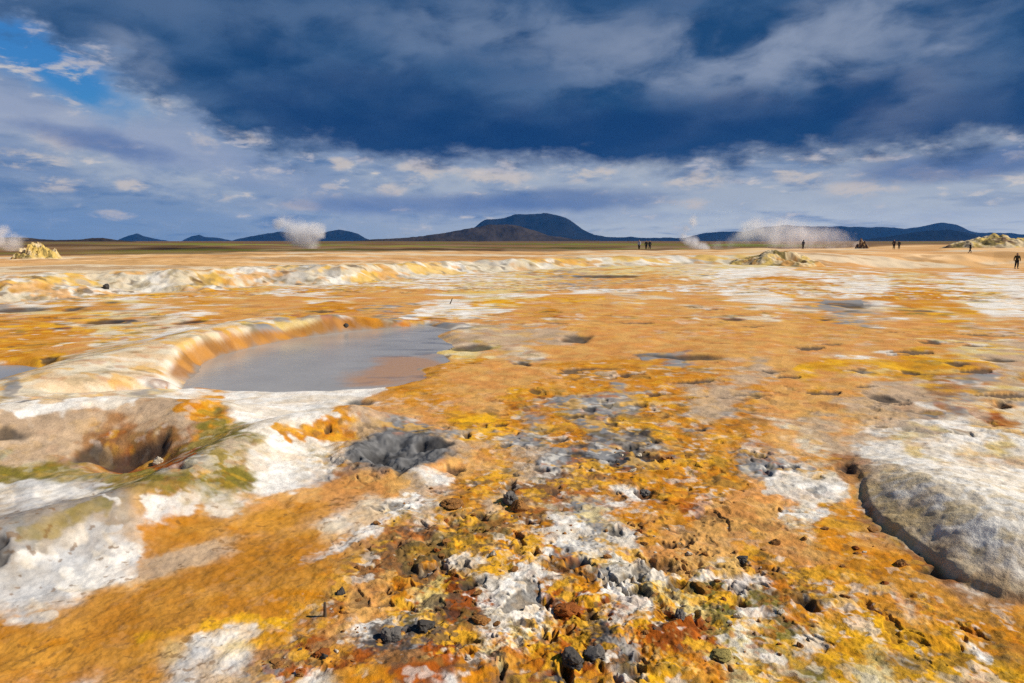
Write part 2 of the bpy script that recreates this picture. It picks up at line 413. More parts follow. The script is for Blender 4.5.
def H(x, y, sp=None, micro=True):
    """height of the ground"""
    x = np.asarray(x, np.float32); y = np.asarray(y, np.float32)
    r = np.hypot(x, y); t = np.where(y > 0.02 * r, x / np.maximum(y, 0.02 * r), np.sign(x) * 3.0); t = np.clip(t, -3, 3)
    z = 0.05 * fbm(x, y, 0.16, 2, 3) * sstep(r, 3, 12)
    z = z - 0.85 * sstep(t, .34, .62) * sstep(r, 42, 90)
    # the bank
    foot = np.interp(t, BT, BR); bh = np.interp(t, BT, BH); bw = np.interp(t, BT, BW)
    wob = fbm(x, y, .09, 3, 41) * 2.6 + fbm(x, y, .4, 2, 45) * .5
    k = (r - foot + wob) / bw
    bank = sstep(k, 0, 1) * .8 + sstep(k, .2, 3.0) * .2
    z = z + bh * bank
    face = sstep(k, -.1, .15) * (1 - sstep(k, .8, 1.6))
    z = z - .45 * sstep(r, 85, 180) * sstep(t, -.2, .1) * (1 - sstep(t, .4, .6))
    z = z + fbm(x, y, .02, 3, 51) * .7 * sstep(r, 90, 220) + fbm(x, y, .004, 3, 55) * 3.0 * sstep(r, 300, 900)
    z = z - (z - np.minimum(z, 1.9 - .2)) * sstep(r, 120, 200) * .9
    if micro:
        z = z + sstep(r, 85, 130) * (1 - sstep(r, 1500, 3000)) * (.35 * fbm(x, y, .12, 4, 57, .6, sp))
        z = z + sstep(r, 30, 60) * .06 * fbm(x, y, .5, 4, 59, .7, sp)
        z = z + face * (.05 * ridge(x, y, .3, 3, 61, sp) - .04 + .12 * fbm(x, y, .5, 5, 65, .7, sp))
    # embankment round the mud pool
    d = line_dist(x, y, BANK_LINE, 9.0)
    z = z + .27 * np.exp(-(d / 1.15) ** 2) + .09 * np.exp(-(d / 2.6) ** 2)
    # ridges at the left
    d = line_dist(x, y, HOLLOW_RIDGE, 3.5)
    z = z + .34 * np.exp(-(d / .75) ** 2)
    d2 = line_dist(x, y, PALE_RIDGE, 3.0)
    z = z + .22 * np.exp(-(d2 / .42) ** 2) + .05 * np.exp(-(d2 / 1.0) ** 2)
    # the hollow under the left ridge
    for px, py, rx, ry, dep, zz in ((130, 462, 44, 11, .17, .0), (208, 424, 20, 7, .06, .12)):
        X, Y = G(px, py, zz); rr = math.hypot(X, Y); wx = rx * rr / F_PX; wy = ry * rr * rr / (CAM_H * F_PX)
        q = np.sqrt(((x - X) / wx) ** 2 + ((y - Y) / wy) ** 2)
        m = q < 3
        if m.any():
            qq = q[m] + perlin(x[m] * 3, y[m] * 3, 71) * .2
            z[m] -= dep * (1 - sstep(qq, .1, 1.25))
    # crater
    X, Y = CRATER
    q = np.hypot((x - X) / .44, (y - Y) / .54); m = q < 3
    if m.any():
        qq = q[m] + perlin(x[m] * 2.4, y[m] * 2.4, 81) * .22 + perlin(x[m] * 7, y[m] * 7, 83) * .10
        z[m] += .05 * np.exp(-((qq - 1.1) / .38) ** 2) - .055 * (1 - sstep(qq, .3, 1.0)) + .03 * (1 - sstep(qq, .0, .5)) + (.02 - .02 * ridge(x[m], y[m], 4.0, 3, 87)) * (1 - sstep(qq, .9, 1.5)) * micro
    for px, py, rx, ry, dep in ((-300, 448, 26, 3.0, .0),):
        X, Y = G(px, py, .10); wx = rx * .0105; wy = ry * .028
        q = np.hypot((x - X) / wx, (y - Y) / wy); m = q < 2
        if m.any(): z[m] -= dep * (1 - sstep(q[m] + perlin(x[m] * 9, y[m] * 9, 85) * .25, .5, 1.1))
    # the pale mound at the right
    s = poly_sd(x, y, MOUND, 3.0)
    m = s > -.4
    if m.any():
        df = line_dist(x[m], y[m], MOUND_FRONT, 6.0)
        n = perlin(x[m] * 1.4, y[m] * 1.4, 91) * .05 + perlin(x[m] * 5, y[m] * 5, 93) * .015
        ins = s[m] + n
        w = .85
        k = np.clip(np.where(ins > 0, np.minimum(df, 6) + n, 0) / w, 0, 1)
        back = sstep(s[m], 0.0, 1.1) + 0
        prof = .6 * np.sqrt(np.clip(1 - (1 - k) ** 2, 0, 1)) + .4 * (1 - (1 - k) ** 1.6)
        far = (1 - sstep(df, .6, 3.0) * .97) * (1 - .9 * sstep(r[m], 6.0, 8.2))
        z[m] += .34 * prof * far * sstep(ins, 0.0, .07) * (.6 + .4 * sstep(s[m], 0, .5)) + ((.008 * ridge(x[m], y[m], 1.7, 2, 95) - .005) + .008 * fbm(x[m], y[m], 6, 3, 96, .6)) * prof
    # mud pools are cut in
    for P in (POOL, SIDE_POOL):
        s = poly_sd(x, y, P, 4.0); m = s > -1.0
        if m.any():
            n = perlin(x[m] * .8, y[m] * .8, 97) * .05 + perlin(x[m] * 4, y[m] * 4, 98) * .012
            ss = s[m] + n
            lip = sstep(ss, -.45, .02)
            low = np.minimum(z[m], WATER_Z + .01)
            z[m] = z[m] * (1 - lip) + (WATER_Z - .02) * lip - .22 * sstep(ss, 0, .6)
    d = line_dist(x, y, CHANNEL, 1.5)
    z = z - .11 * np.exp(-(d / .16) ** 2)
    if micro:
        c = crust_mask(x, y)
        wx = x + .12 * fbm(x, y, 1.5, 2, 101, sp=sp); wy = y + .12 * fbm(x, y, 1.5, 2, 104, sp=sp)
        rough = sstep(fbm(x, y, .8, 3, 107, sp=sp), -.35, .35)
        cc = c * (.35 + .65 * rough)
        z = z + .8 * cc * (.030 * (.7 - ridge(wx, wy, 1.9, 2, 111, sp)) + .026 * (.7 - ridge(wx, wy, 5.5, 3, 115, sp)) + .012 * fbm(x, y, 13, 4, 119, .7, sp))
        z = z - cc * .038 * hole_mask(x, y, sp)
        flat = 1 - sstep(r, 25, 90)
        z = z + flat * (.022 * fbm(x, y, .9, 3, 127, sp=sp) + .009 * fbm(x, y, 6, 4, 131, .65, sp))
        dep, _ = pits_field(x, y)
        z = z + dep - .035 * mid_slits(x, y, r, sp)
    return z

PITW = pit_world()
# ------------------------------------------------------------------ colour notes: tones of the crust, with shading of the hollow and mound face put in
PAL = {'W': (.78, .73, .65), 'C': (.62, .45, .27), 'T': (.61, .32, .09), 'O': (.52, .195, .008), 'R': (.36, .085, .006), 'Y': (.70, .36, .012), 'G': (.235, .23, .225),
       'D': (.055, .052, .052), 'L': (.185, .145, .022), 'B': (.23, .105, .035), 'P': (.43, .30, .19), 'K': (.66, .53, .27)}
ROWS = """
264 CWWWKWYKWWWKKWWWKYKKKCKKCTTTTTTT
280 WWYWYYWYKWWYWWCCCGPTTCWWYKWWKWWW
296 TKTOWTOTTTOTTTKKTTTCTTTCWOCWOOKW
312 GOOKTOTTTOTTTTWWTOTTTTTTCTGPTYCW
328 TOTCCWWCCROGGPCPPPTTTTTTTTTTTOTT
344 OOTCCORRGGGGGPKPCTTTTTTTTTPTTTPP
360 OYCCCYGGGGGGTTKTGTTOGGTPTTCKYKKP
376 GCKCKWGGGGGTTOTTTOOOOOOPTYTOKYOK
392 GCCWGWOWWWWWOTTTYOOGOPPOTTTPPBGP
408 WCCCPPOWWWWTTOYTOGGGOOPGTTPPPGCT
424 PPPBBPOLWWOPGTYOGOGYOGPOCPTPWBCR
440 BPBBBRLLWWOPGDGYGOGDYOOOTCPWKWWK
456 PLBBRRLPWLWGGDPTPGDDOYOGTOBWKWCK
472 LLPWLGGLWWRTGTTOPGOYOOOGWCBPCCWW
488 WWGLLLLLWOTTPWOPBBOWOOOTWWTPPCWW
504 WGGGTLWOOTTCWPOPOBGWOROTTWOBPPCW
520 GGGGOOTOOTWCTPBBBGKOTOTTTCOBPCWW
536 DGGLWOPPOOCTBBOBOWGWOTTOTOOTBBPW
552 GLWWTPPOOOTBBOOOOGGWTTCGOTOOOBPP
568 LWWWOPPOOOBBBOWYWOOWWTCOBOOOOBBP
584 LWWCCOOOOOBBORRWWOOWKYLWOROCOTWO
600 POWOOOOOOOBTOKRWWROWYKLLRBOOCOBW
616 WWOOOOOOOBOTWDRCGRRWOGLWOOYOPOOC
632 OOOOOOYYYOTWDDOWKODOYRLKLKYYOYOW
648 OOOOYKWKYRBDDGRCYRDGORKLLWYKYYOO
664 OOOOOWPWBBORBROKORDBOYOLKLYKWYYO
680 OOWOOWPPGRWORWOBBDOWYOOKYLYKYYYO
""".split()
KEYS = list(PAL)
def build_plan():
    us, ss, cl = [], [], []
    ys = [int(v) for v in ROWS[0::2]]
    px = np.array([[16 + 32 * c for c in range(32)] for _ in ys], float); py = np.array([[v] * 32 for v in ys], float)
    X, Y = march(px, py)
    U, S = plan_uv(X, Y)
    C = np.array([KEYS.index(ch) for row in ROWS[1::2] for ch in row])
    return U, S, C
PU, PS, PC = build_plan()
NU, NS = 360, 240
TU = np.linspace(-700, 700, NU); TS = np.linspace(8, 560, NS)
def make_table():
    gu, gs = np.meshgrid(TU, TS)
    tab = np.zeros((NS, NU, len(KEYS)), np.float32)
    for j in range(NS):
        du = (TU[:, None] - PU[None, :]) / 17.0
        dsv = (TS[j] - PS[None, :]) / 9.5
        w = np.exp(-.5 * np.minimum(du * du + dsv * dsv, 60)) + 1e-12
        for k in range(len(KEYS)):
            tab[j, :, k] = w[:, PC == k].sum(1)
    tab /= tab.sum(2, keepdims=True)
    return tab
TAB = make_table()

def table_lookup(u, s):
    u = np.abs((u + 505) % 2020 - 1010) - 505 if False else np.where(np.abs(u) > 505, np.abs((u - 505) % 2020 - 1010) - 505, u)
    fu = np.clip((u - TU[0]) / (TU[1] - TU[0]), 0, NU - 1.001); fs = np.clip((s - TS[0]) / (TS[1] - TS[0]), 0, NS - 1.001)
    iu = fu.astype(np.int32); js = fs.astype(np.int32); a = (fu - iu)[:, None].astype(np.float32); b = (fs - js)[:, None].astype(np.float32)
    return (TAB[js, iu] * (1 - a) + TAB[js, iu + 1] * a) * (1 - b) + (TAB[js + 1, iu] * (1 - a) + TAB[js + 1, iu + 1] * a) * b

STROKES = [  # colour, line through the photograph's spots, half width (px), height, strength
    ('W', [(420, 308), (450, 303), (482, 306)], 5, 0, 1), ('W', [(400, 318), (470, 316)], 3, 0, 1), ('Y', [(472, 304), (530, 300), (600, 298)], 3, 0, 1), ('W', [(500, 296), (600, 292), (690, 288)], 2, 0, 1),
    ('W', [(720, 275), (780, 272), (850, 284), (880, 290), (800, 292)], 4, -.3, 1), ('O', [(750, 278), (835, 282)], 4, -.3, 1), ('O', [(865, 294), (900, 297), (940, 297)], 4, -.2, 1.5), ('O', [(812, 288), (835, 291)], 2, 0, 1),
    ('W', [(975, 304), (1015, 306)], 5, 0, 1), ('G', [(825, 305), (865, 305)], 3, 0, 1),
    ('W', [(196, 374), (180, 370), (150, 380), (118, 390)], 5, .1, 1), ('W', [(0, 405), (60, 404), (120, 399), (200, 398), (280, 393), (370, 391)], 5, .1, 1.2), ('O', [(160, 389), (230, 388), (330, 389)], 1.6, 0, 1), ('O', [(390, 391), (422, 390)], 3, 0, 1),
    ('C', [(40, 395), (90, 380), (140, 365), (180, 352), (230, 330)], 11, .25, 1.6), ('K', [(150, 345), (200, 330), (260, 319), (330, 316)], 4, .3, .7),
    ('W', [(250, 412), (290, 418), (325, 410)], 8, .15, 1), ('O', [(278, 432), (300, 434), (340, 428)], 5, .05, 1.5), ('B', [(85, 440), (110, 444), (150, 446), (178, 440)], 9, .1, 1.2),  # B here and P below paint in the shading of the hollow's rear wall
    ('R', [(90, 450), (130, 462), (180, 464), (192, 455)], 5, -.15, 1.5), ('O', [(186, 408), (212, 414)], 6, .2, 1.6), ('L', [(178, 456), (200, 440), (222, 424)], 6, .05, 1.2), ('P', [(10, 440), (60, 430), (120, 418), (180, 416)], 8, .3, 1),
    ('W', [(0, 492), (60, 487), (105, 490)], 8, .05, 1), ('L', [(0, 472), (60, 475), (110, 478)], 7, .05, .9), ('L', [(180, 492), (240, 486), (200, 502)], 6, .12, .8), ('L', [(100, 512), (60, 530), (20, 545)], 4, .05, 1),
    ('W', [(150, 515), (230, 498), (290, 486), (330, 470)], 6, .05, 1), ('W', [(20, 596), (70, 577), (130, 566)], 11, 0, 1.3), ('W', [(0, 632), (50, 618)], 5, 0, 1.3), ('G', [(0, 560), (30, 542), (60, 532)], 10, 0, .9), ('W', [(0, 515), (60, 502), (110, 506)], 3, 0, .9), ('W', [(20, 575), (70, 552), (120, 535)], 3, 0, .8), ('D', [(0, 550), (5, 545)], 7, 0, .6), ('O', [(150, 545), (230, 525), (320, 510)], 9, 0, 1.2), ('T', [(250, 505), (330, 480), (390, 490)], 9, 0, .8), ('O', [(230, 575), (280, 555), (310, 540)], 9, 0, 1.0), ('W', [(200, 642), (255, 632)], 9, 0, 1),
    ('W', [(305, 566), (340, 550), (380, 525), (415, 495)], 4, 0, 1.3), ('P', [(130, 574), (230, 560)], 8, 0, 1), ('Y', [(140, 640), (200, 625), (275, 620)], 5, 0, 1.2), ('O', [(0, 655), (100, 620), (200, 590), (330, 570)], 22, 0, .6),
    ('G', [(755, 470), (805, 470)], 5, 0, 1), ('W', [(770, 490), (840, 492)], 9, 0, 1), ('W', [(790, 515), (830, 518)], 5, 0, 1), ('W', [(845, 358), (900, 355)], 3, 0, 1), ('Y', [(800, 366), (900, 364), (1000, 362)], 4, 0, .8), ('G', [(645, 357), (712, 357)], 4, 0, 1),
    ('G', [(560, 402), (640, 412)], 7, 0, .8), ('G', [(600, 448), (665, 455)], 10, 0, 1), ('W', [(605, 590), (640, 604)], 7, 0, 1), ('W', [(640, 575), (680, 580)], 6, 0, 1), ('W', [(700, 580), (745, 590)], 6, 0, 1), ('W', [(500, 580), (530, 575)], 5, 0, 1),
    ('T', [(620, 345), (720, 350), (820, 345), (900, 350)], 10, 0, .8), ('T', [(700, 545), (760, 535), (800, 550)], 12, 0, .8), ('C', [(590, 562), (640, 556)], 8, 0, .7), ('P', [(866, 440), (900, 430), (930, 440)], 8, .1, .7),
    ('W', [(880, 455), (950, 476), (1020, 500)], 14, .4, 1.6), ('W', [(960, 530), (1020, 560)], 8, .4, 1.6), ('C', [(880, 475), (930, 500), (1020, 530)], 9, .42, 1.2), ('P', [(868, 490), (895, 515), (940, 548), (1020, 572)], 11, .3, 1.2), ('B', [(862, 500), (882, 530), (932, 568), (1020, 596)], 5, .1, 1.0), ('W', [(920, 490), (1010, 520)], 8, .4, 1.1), ('C', [(900, 500), (950, 530), (1010, 560)], 9, .4, .9),  # P and B paint in the mound face's shading towards its foot
    ('K', [(440, 352), (470, 350), (500, 347)], 3, 0, 1), ('T', [(450, 320), (520, 322), (600, 325)], 5, 0, .9), ('O', [(345, 322), (400, 320), (450, 316)], 3, 0, 1.2), ('G', [(420, 335), (445, 332), (470, 326)], 4, 0, .8), ('P', [(455, 338), (520, 336), (570, 338)], 5, 0, .8), ('T', [(460, 375), (520, 372), (560, 380)], 9, 0, .8), ('O', [(455, 365), (480, 362)], 4, 0, 1), ('Y', [(750, 660), (850, 650), (1000, 670)], 16, 0, .7), ('R', [(640, 640), (700, 625), (720, 650)], 10, 0, .7), ('W', [(955, 640), (985, 655)], 5, 0, 1), ('W', [(770, 655), (785, 662)], 5, 0, 1)]
_mx, _my = march([p[0] for st in STROKES for p in st[1]], [p[1] for st in STROKES for p in st[1]])
_su, _ss = plan_uv(_mx, _my)
STROKE_UV = []
_i = 0
for c, pts, hw, zz, st in STROKES:
    STROKE_UV.append((KEYS.index(c), [(float(_su[_i + j]), float(_ss[_i + j])) for j in range(len(pts))], hw, st)); _i += len(pts)

def ground_colour(x, y, z, sp):
    """base colour and wetness of the crust at each point"""
    n = x.size
    u, s = plan_uv(x, y); r = np.hypot(x, y)
    # patches get smaller towards the viewer: noise in metres, several sizes
    w1 = fbm(x, y, .9, 4, 201, .6, sp); w2 = fbm(x, y, .9, 4, 207, .6, sp)
    far1 = fbm(x, y, .12, 3, 213, .6, sp); far2 = fbm(x, y, .12, 3, 217, .6, sp)
    fw = sstep(r, 8, 20)
    W = table_lookup(u + w1 * 20 + far1 * 24 * fw, s + (w2 * 13) * np.clip(s / 120, .25, 1) + far2 * 5 * fw)
    wu = w1 * 9 + fbm(x, y, 4.5, 4, 221, .75, sp) * 7; ws = (w2 * 6 + fbm(x, y, 4.5, 4, 225, .75, sp) * 4) * np.clip(s / 150, .2, 1)
    for kk, pts, hw, st_ in STROKE_UV:
        d = line_dist(u + wu, s + ws, pts, hw * 3)
        W[:, kk] += st_ * (1 - sstep(d, hw * .45, hw * 1.6))
    crust = crust_mask(x, y)
    score = np.empty_like(W)
    amp = .25 + .20 * crust + .16 * fw
    for k, key in enumerate(KEYS):
        nz = fbm(x, y, 1.3, 2, 230 + 7 * k, .75, sp) * .8 + fbm(x, y, 4.5, 5, 300 + 7 * k, .85, sp) * (.50 + .25 * crust) + fbm(x * .7, y, .42, 4, 350 + 7 * k, .85, sp) * fw * 1.2
        base = W[:, k]
        extra = {'W': .05, 'O': .06, 'T': .03, 'Y': .05, 'R': .07, 'D': .00, 'L': .03, 'B': .05, 'K': .05, 'C': .04}.get(key, 0) * (crust + .35)
        score[:, k] = np.sqrt(np.maximum(base, 0)) + extra * (np.sqrt(base) > .02) + extra * .5 + nz * amp
    smooth_flow = np.zeros(n, np.float32)
    for fpx, fpy, frx, fry in ((110, 640, 190, 50), (230, 560, 120, 40), (60, 560, 110, 60), (330, 520, 60, 40)):
        u0, s0 = uv_of(fpx, fpy); u1, s1 = uv_of(fpx + frx, fpy + fry)
        smooth_flow = np.maximum(smooth_flow, 1 - sstep(np.hypot((u - u0) / (u1 - u0), (s - s0) / (s1 - s0)), .7, 1.25))
    e = np.exp((score - score.max(1, keepdims=True)) * (11 - 6 * smooth_flow)[:, None])
    e /= e.sum(1, keepdims=True)
    P = np.array([PAL[k] for k in KEYS], np.float32)
    P2 = P.copy()
    for kx, c2 in (('W', (.66, .58, .47)), ('C', (.66, .56, .40)), ('T', (.57, .25, .065)), ('O', (.56, .25, .03)), ('R', (.25, .06, .008)), ('Y', (.55, .24, .01)), ('G', (.30, .26, .22)), ('L', (.28, .20, .05)), ('B', (.33, .16, .06)), ('P', (.52, .36, .22)), ('K', (.62, .44, .14))):
        P2[KEYS.index(kx)] = c2
    v2 = sstep(fbm(x, y, 1.7, 4, 471, .75, sp) + .5 * fbm(x, y, .3, 2, 476, .6, sp) * fw, -.35, .45)[:, None]
    col = (e @ P) * (1 - v2) + (e @ P2) * v2
    # efflorescence, rust, sulphur and dark grit strewn through all of it
    calm = np.maximum(np.maximum(e[:, KEYS.index('T')], e[:, KEYS.index('W')] * .8), e[:, KEYS.index('P')] * .8) * (1 - .25 * fw)
    calm = np.maximum(calm, smooth_flow)
    gs = (smooth_flow * sstep(fbm(x * .6 - y * .3, x * .9 + y * 1.1, 1.6, 4, 591, .7, sp), -.05, .35) * .55 * e[:, KEYS.index('W')])[:, None]
    col = col * (1 - gs) + gs * np.array([.33, .34, .36], np.float32)
    grit = (smooth_flow * sstep(fbm(x, y, 14, 3, 587, .8, sp) + .5 * fbm(x, y, 1.5, 2, 589, .6, sp), .55, .8) * .6)[:, None]
    col = col * (1 - grit) + grit * np.array([.16, .075, .02], np.float32)
    ob = (smooth_flow * e[:, KEYS.index('O')] * sstep(fbm(x * .8 + y * .5, y, .9, 4, 581, .6, sp), -.25, .4) * .6)[:, None]
    col = col * (1 - ob) + ob * np.array([.36, .15, .022], np.float32)
    busy = (1 - .9 * calm) * (.45 + .55 * np.maximum(crust, fw))
    for c3, f3, sd3, th, am in (((.74, .68, .58), 3.0, 521, .42, .7), ((.62, .42, .16), 5.0, 531, .42, .5), ((.40, .10, .006), 2.6, 541, .38, .6), ((.70, .36, .02), 2.0, 551, .28, .8), ((.10, .065, .04), 5.5, 561, .46, .75), ((.15, .11, .03), 1.7, 571, .5, .6)):
        m3_ = sstep(fbm(x, y, f3, 4, sd3, .85, sp) + .5 * fbm(x, y, .6, 2, sd3 + 6, .6, sp) + .45 * fw * fbm(x * .6, y, .9, 3, sd3 + 8, .9, sp), th, th + .35)
        m3_ = (m3_ * am * busy)[:, None]
        col = col * (1 - m3_) + m3_ * np.array(c3, np.float32)
    slit = mid_slits(x, y, r, sp)[:, None] * .85
    col = col * (1 - slit) + slit * np.array([.085, .065, .05], np.float32)
    wet = e[:, KEYS.index('G')] * .6 + e[:, KEYS.index('D')] * .4
    wet = np.maximum(wet, smooth_flow * .45)
    # beyond the bank: dry orange plain, then moor
    t = np.where(y > .02 * r, x / np.maximum(y, .02 * r), 3 * np.sign(x)); t = np.clip(t, -3, 3)
    foot = np.interp(t, BT, BR); bw = np.interp(t, BT, BW)
    k = (r - foot + fbm(x, y, .09, 3, 41) * 2.6) / bw
    st = fbm(x, y, .08, 4, 401, .6, sp)[:, None]
    plain = np.array([.66, .38, .15], np.float32) * (1 + .18 * st) + np.array([.10, .14, .14], np.float32) * np.maximum(st, 0)
    st2 = sstep(fbm(x, y, .05, 3, 405, .6, sp), .0, .35)[:, None]
    plain = plain * (1 - .5 * st2) + np.array([.50, .22, .06], np.float32) * .5 * st2
    st3 = sstep(fbm(x * .5, y, .10, 5, 415, .8, sp), .05, .4)[:, None]
    plain = plain * (1 - .75 * st3) + .75 * st3 * np.array([.66, .55, .38], np.float32)
    st4 = sstep(fbm(x * .6, y, .16, 5, 417, .8, sp), .25, .5)[:, None]
    plain = plain * (1 - .6 * st4) + .6 * st4 * np.array([.34, .17, .05], np.float32)
    pl = sstep(k, .95, 1.25) * (1 - sstep(t, .30, .42)) + sstep(k, .0, .12) * sstep(t, .34, .42)
    pl = np.clip(pl + fbm(x, y, .5, 2, 411, .6, sp) * .25 * (pl > .02) * (pl < .98), 0, 1)[:, None]
    col = col * (1 - pl) + plain * pl
    wet = wet * (1 - pl[:, 0])
    # bank face: pale crust with yellow sulphur runs
    f = (sstep(k, -.15, .1) * (1 - sstep(k, 1.0, 1.3)) * (1 - sstep(t, .30, .40)))
    if (f > .01).any():
        face = np.array([.58, .50, .36], np.float32)[None] * np.ones((n, 1), np.float32)
        for c3, f3, sd3, th, am in (((.72, .67, .58), .22, 421, -.08, .85), ((.62, .36, .035), .16, 425, .16, .85), ((.34, .31, .27), .30, 429, .28, .7), ((.55, .27, .06), .3, 433, .22, .8), ((.20, .15, .07), .7, 435, .40, .7), ((.07, .05, .035), .8, 439, .62, .8)):
            m3_ = (sstep(fbm(x, y, f3, 5, sd3, .75, sp), th, th + .3) * am)[:, None]
            face = face * (1 - m3_) + m3_ * np.array(c3, np.float32)
        ff = (f * .85)[:, None]
        col = col * (1 - ff) + face * ff
    moor_r = np.interp(t, [-3, -.6, -.2, 0, .2, .35, .45, .6, 3], [72, 74, 84, 84, 110, 130, 190, 260, 300])
    mo = sstep(r + fbm(x, y, .05, 3, 431) * 14, moor_r * .93, moor_r * 1.12)[:, None]
    m1 = fbm(x, y, .02, 4, 437, .6, sp)[:, None]; m2 = sstep(fbm(x * .5, y, .012, 3, 443, .6, sp), -.05, .3)[:, None]
    moor = np.array([.16, .085, .034], np.float32) * (1 + .8 * m1)
    moor = moor * (1 - m2) + m2 * np.array([.15, .15, .018], np.float32) * (1 + .7 * m1)
    m3 = sstep(fbm(x, y, .03, 3, 449, .6, sp), .2, .4)[:, None]
    moor = moor * (1 - .5 * m3) + .5 * m3 * np.array([.30, .20, .10], np.float32)
    col = col * (1 - mo) + moor * mo
    wet = wet * (1 - mo[:, 0])
    # fine speckle of the crust itself
    sp1 = fbm(x, y, 11, 3, 461, .7, sp); sp2 = fbm(x, y, 2.1, 3, 467, .6, sp)
    col = col * (1 + .22 * sp1 * (1 - .6 * smooth_flow) + .14 * sp2)[:, None]
    # grey boiled mud in the crater
    X, Y = CRATER
    q = np.hypot((x - X) / .44, (y - Y) / .54) + fbm(x, y, 2.4, 3, 81, .5, sp) * .3
    c = (1 - sstep(q, .95, 1.45))[:, None]
    grey = np.array([.14, .135, .13], np.float32) * (1 + .5 * fbm(x, y, 9, 3, 471, .6, sp))[:, None]
    col = col * (1 - c) + grey * c
    # open vents: dark wet clay; for hollow and undercut slots the dark is painted shade
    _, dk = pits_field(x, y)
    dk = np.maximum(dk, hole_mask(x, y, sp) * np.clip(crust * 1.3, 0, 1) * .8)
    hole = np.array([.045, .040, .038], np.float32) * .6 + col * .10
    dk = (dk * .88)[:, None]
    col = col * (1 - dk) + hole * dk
    # the pale mound: cream sinter; foot shading and tan stain put into the colour
    sd = poly_sd(x, y, MOUND, 2.0) + fbm(x, y, 2.0, 3, 497, .6, sp) * .05
    mm = sstep(sd, .0, .07) * .85
    if (mm > .01).any():
        df = line_dist(x, y, MOUND_FRONT, 4.0) + fbm(x, y, 1.6, 4, 499, .7, sp) * .22
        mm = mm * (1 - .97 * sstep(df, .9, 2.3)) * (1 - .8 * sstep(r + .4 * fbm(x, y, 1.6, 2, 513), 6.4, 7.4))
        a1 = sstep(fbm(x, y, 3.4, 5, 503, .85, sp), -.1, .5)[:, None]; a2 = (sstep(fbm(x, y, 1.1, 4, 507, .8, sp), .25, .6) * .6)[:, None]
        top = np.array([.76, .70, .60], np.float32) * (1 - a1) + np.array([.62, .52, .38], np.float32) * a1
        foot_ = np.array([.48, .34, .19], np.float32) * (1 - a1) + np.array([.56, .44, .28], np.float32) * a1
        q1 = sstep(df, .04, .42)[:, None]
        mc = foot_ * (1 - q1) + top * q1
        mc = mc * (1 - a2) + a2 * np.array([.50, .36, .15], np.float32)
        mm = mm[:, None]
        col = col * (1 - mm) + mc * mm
    # stained inner face of the embankment
    sd = poly_sd(x, y, POOL, 2.0) + fbm(x, y, .8, 2, 491) * .05
    fm = sstep(sd, -.38, -.26) * (1 - sstep(line_dist(x, y, BANK_LINE, 3.0), 1.0, 1.5)) * sstep(y - np.abs(x) * .2, 9.2, 9.8)
    if (fm > .01).any():
        gul = sstep(fbm(x, y, 2.2, 3, 495, .6, sp), -.4, .5)[:, None]
        face = np.array([.27, .105, .015], np.float32) * (1 - gul) + np.array([.44, .18, .022], np.float32) * gul
        fm = (fm * .9)[:, None]
        col = col * (1 - fm) + face * fm
    # wet shore of the pools
    for P_ in (POOL, SIDE_POOL):
        sd = poly_sd(x, y, P_, 2.0) + fbm(x, y, 3.0, 2, 481) * .05
        sh = (sstep(sd, -.14, -.01) * .9)[:, None]
        mud = np.array([.27, .23, .19], np.float32)
        col = col * (1 - sh) + mud * sh
        wet = np.maximum(wet, sh[:, 0])
    return np.clip(col, .004, .85), np.clip(wet, 0, 1)

# ------------------------------------------------------------------ materials
def new_mat(name):
    m = bpy.data.materials.new(name); m.use_nodes = True
    m.node_tree.nodes.clear()
    out = m.node_tree.nodes.new('ShaderNodeOutputMaterial')
    return m, m.node_tree, out

def crust_material():
    m, t, out = new_mat("mineral_crust"); Ex.nt = t
    b = t.nodes.new('ShaderNodeBsdfPrincipled'); t.links.new(b.outputs[0], out.inputs[0])
    a = t.nodes.new('ShaderNodeAttribute'); a.attribute_name = 'crust'
    wv = t.nodes.new('ShaderNodeAttribute'); wv.attribute_name = 'wet'
    g = t.nodes.new('ShaderNodeNewGeometry'); pos = g.outputs['Position']
    f1 = e_noise(pos, 38, 5, .7); f2 = e_noise(pos, 140, 3, .6)
    v = ((f1 - .5) * .8 + (f2 - .5) * .7) * (1.0 - Ex(wv.outputs['Fac']) * .9) + 1.0
    vm = t.nodes.new('ShaderNodeVectorMath'); vm.operation = 'SCALE'
    t.links.new(a.outputs['Color'], vm.inputs[0]); t.links.new(v.s, vm.inputs['Scale'])
    t.links.new(vm.outputs[0], b.inputs['Base Color'])
    rg = Ex(wv.outputs['Fac']) * -.5 + .9
    t.links.new(rg.s, b.inputs['Roughness'])
    b.inputs['Specular IOR Level'].default_value = .10
    h = f1 * .012 + f2 * .004 + e_noise(pos, 9, 4, .6) * .03
    bp = t.nodes.new('ShaderNodeBump'); bp.inputs['Strength'].default_value = .55; bp.inputs['Distance'].default_value = 1.0
    h = h * (1.0 - Ex.m('MULTIPLY', Ex(wv.outputs['Fac']), 1.3, clamp=True))
    t.links.new(h.s, bp.inputs['Height']); t.links.new(bp.outputs[0], b.inputs['Normal'])
    return m
M_CRUST = crust_material()

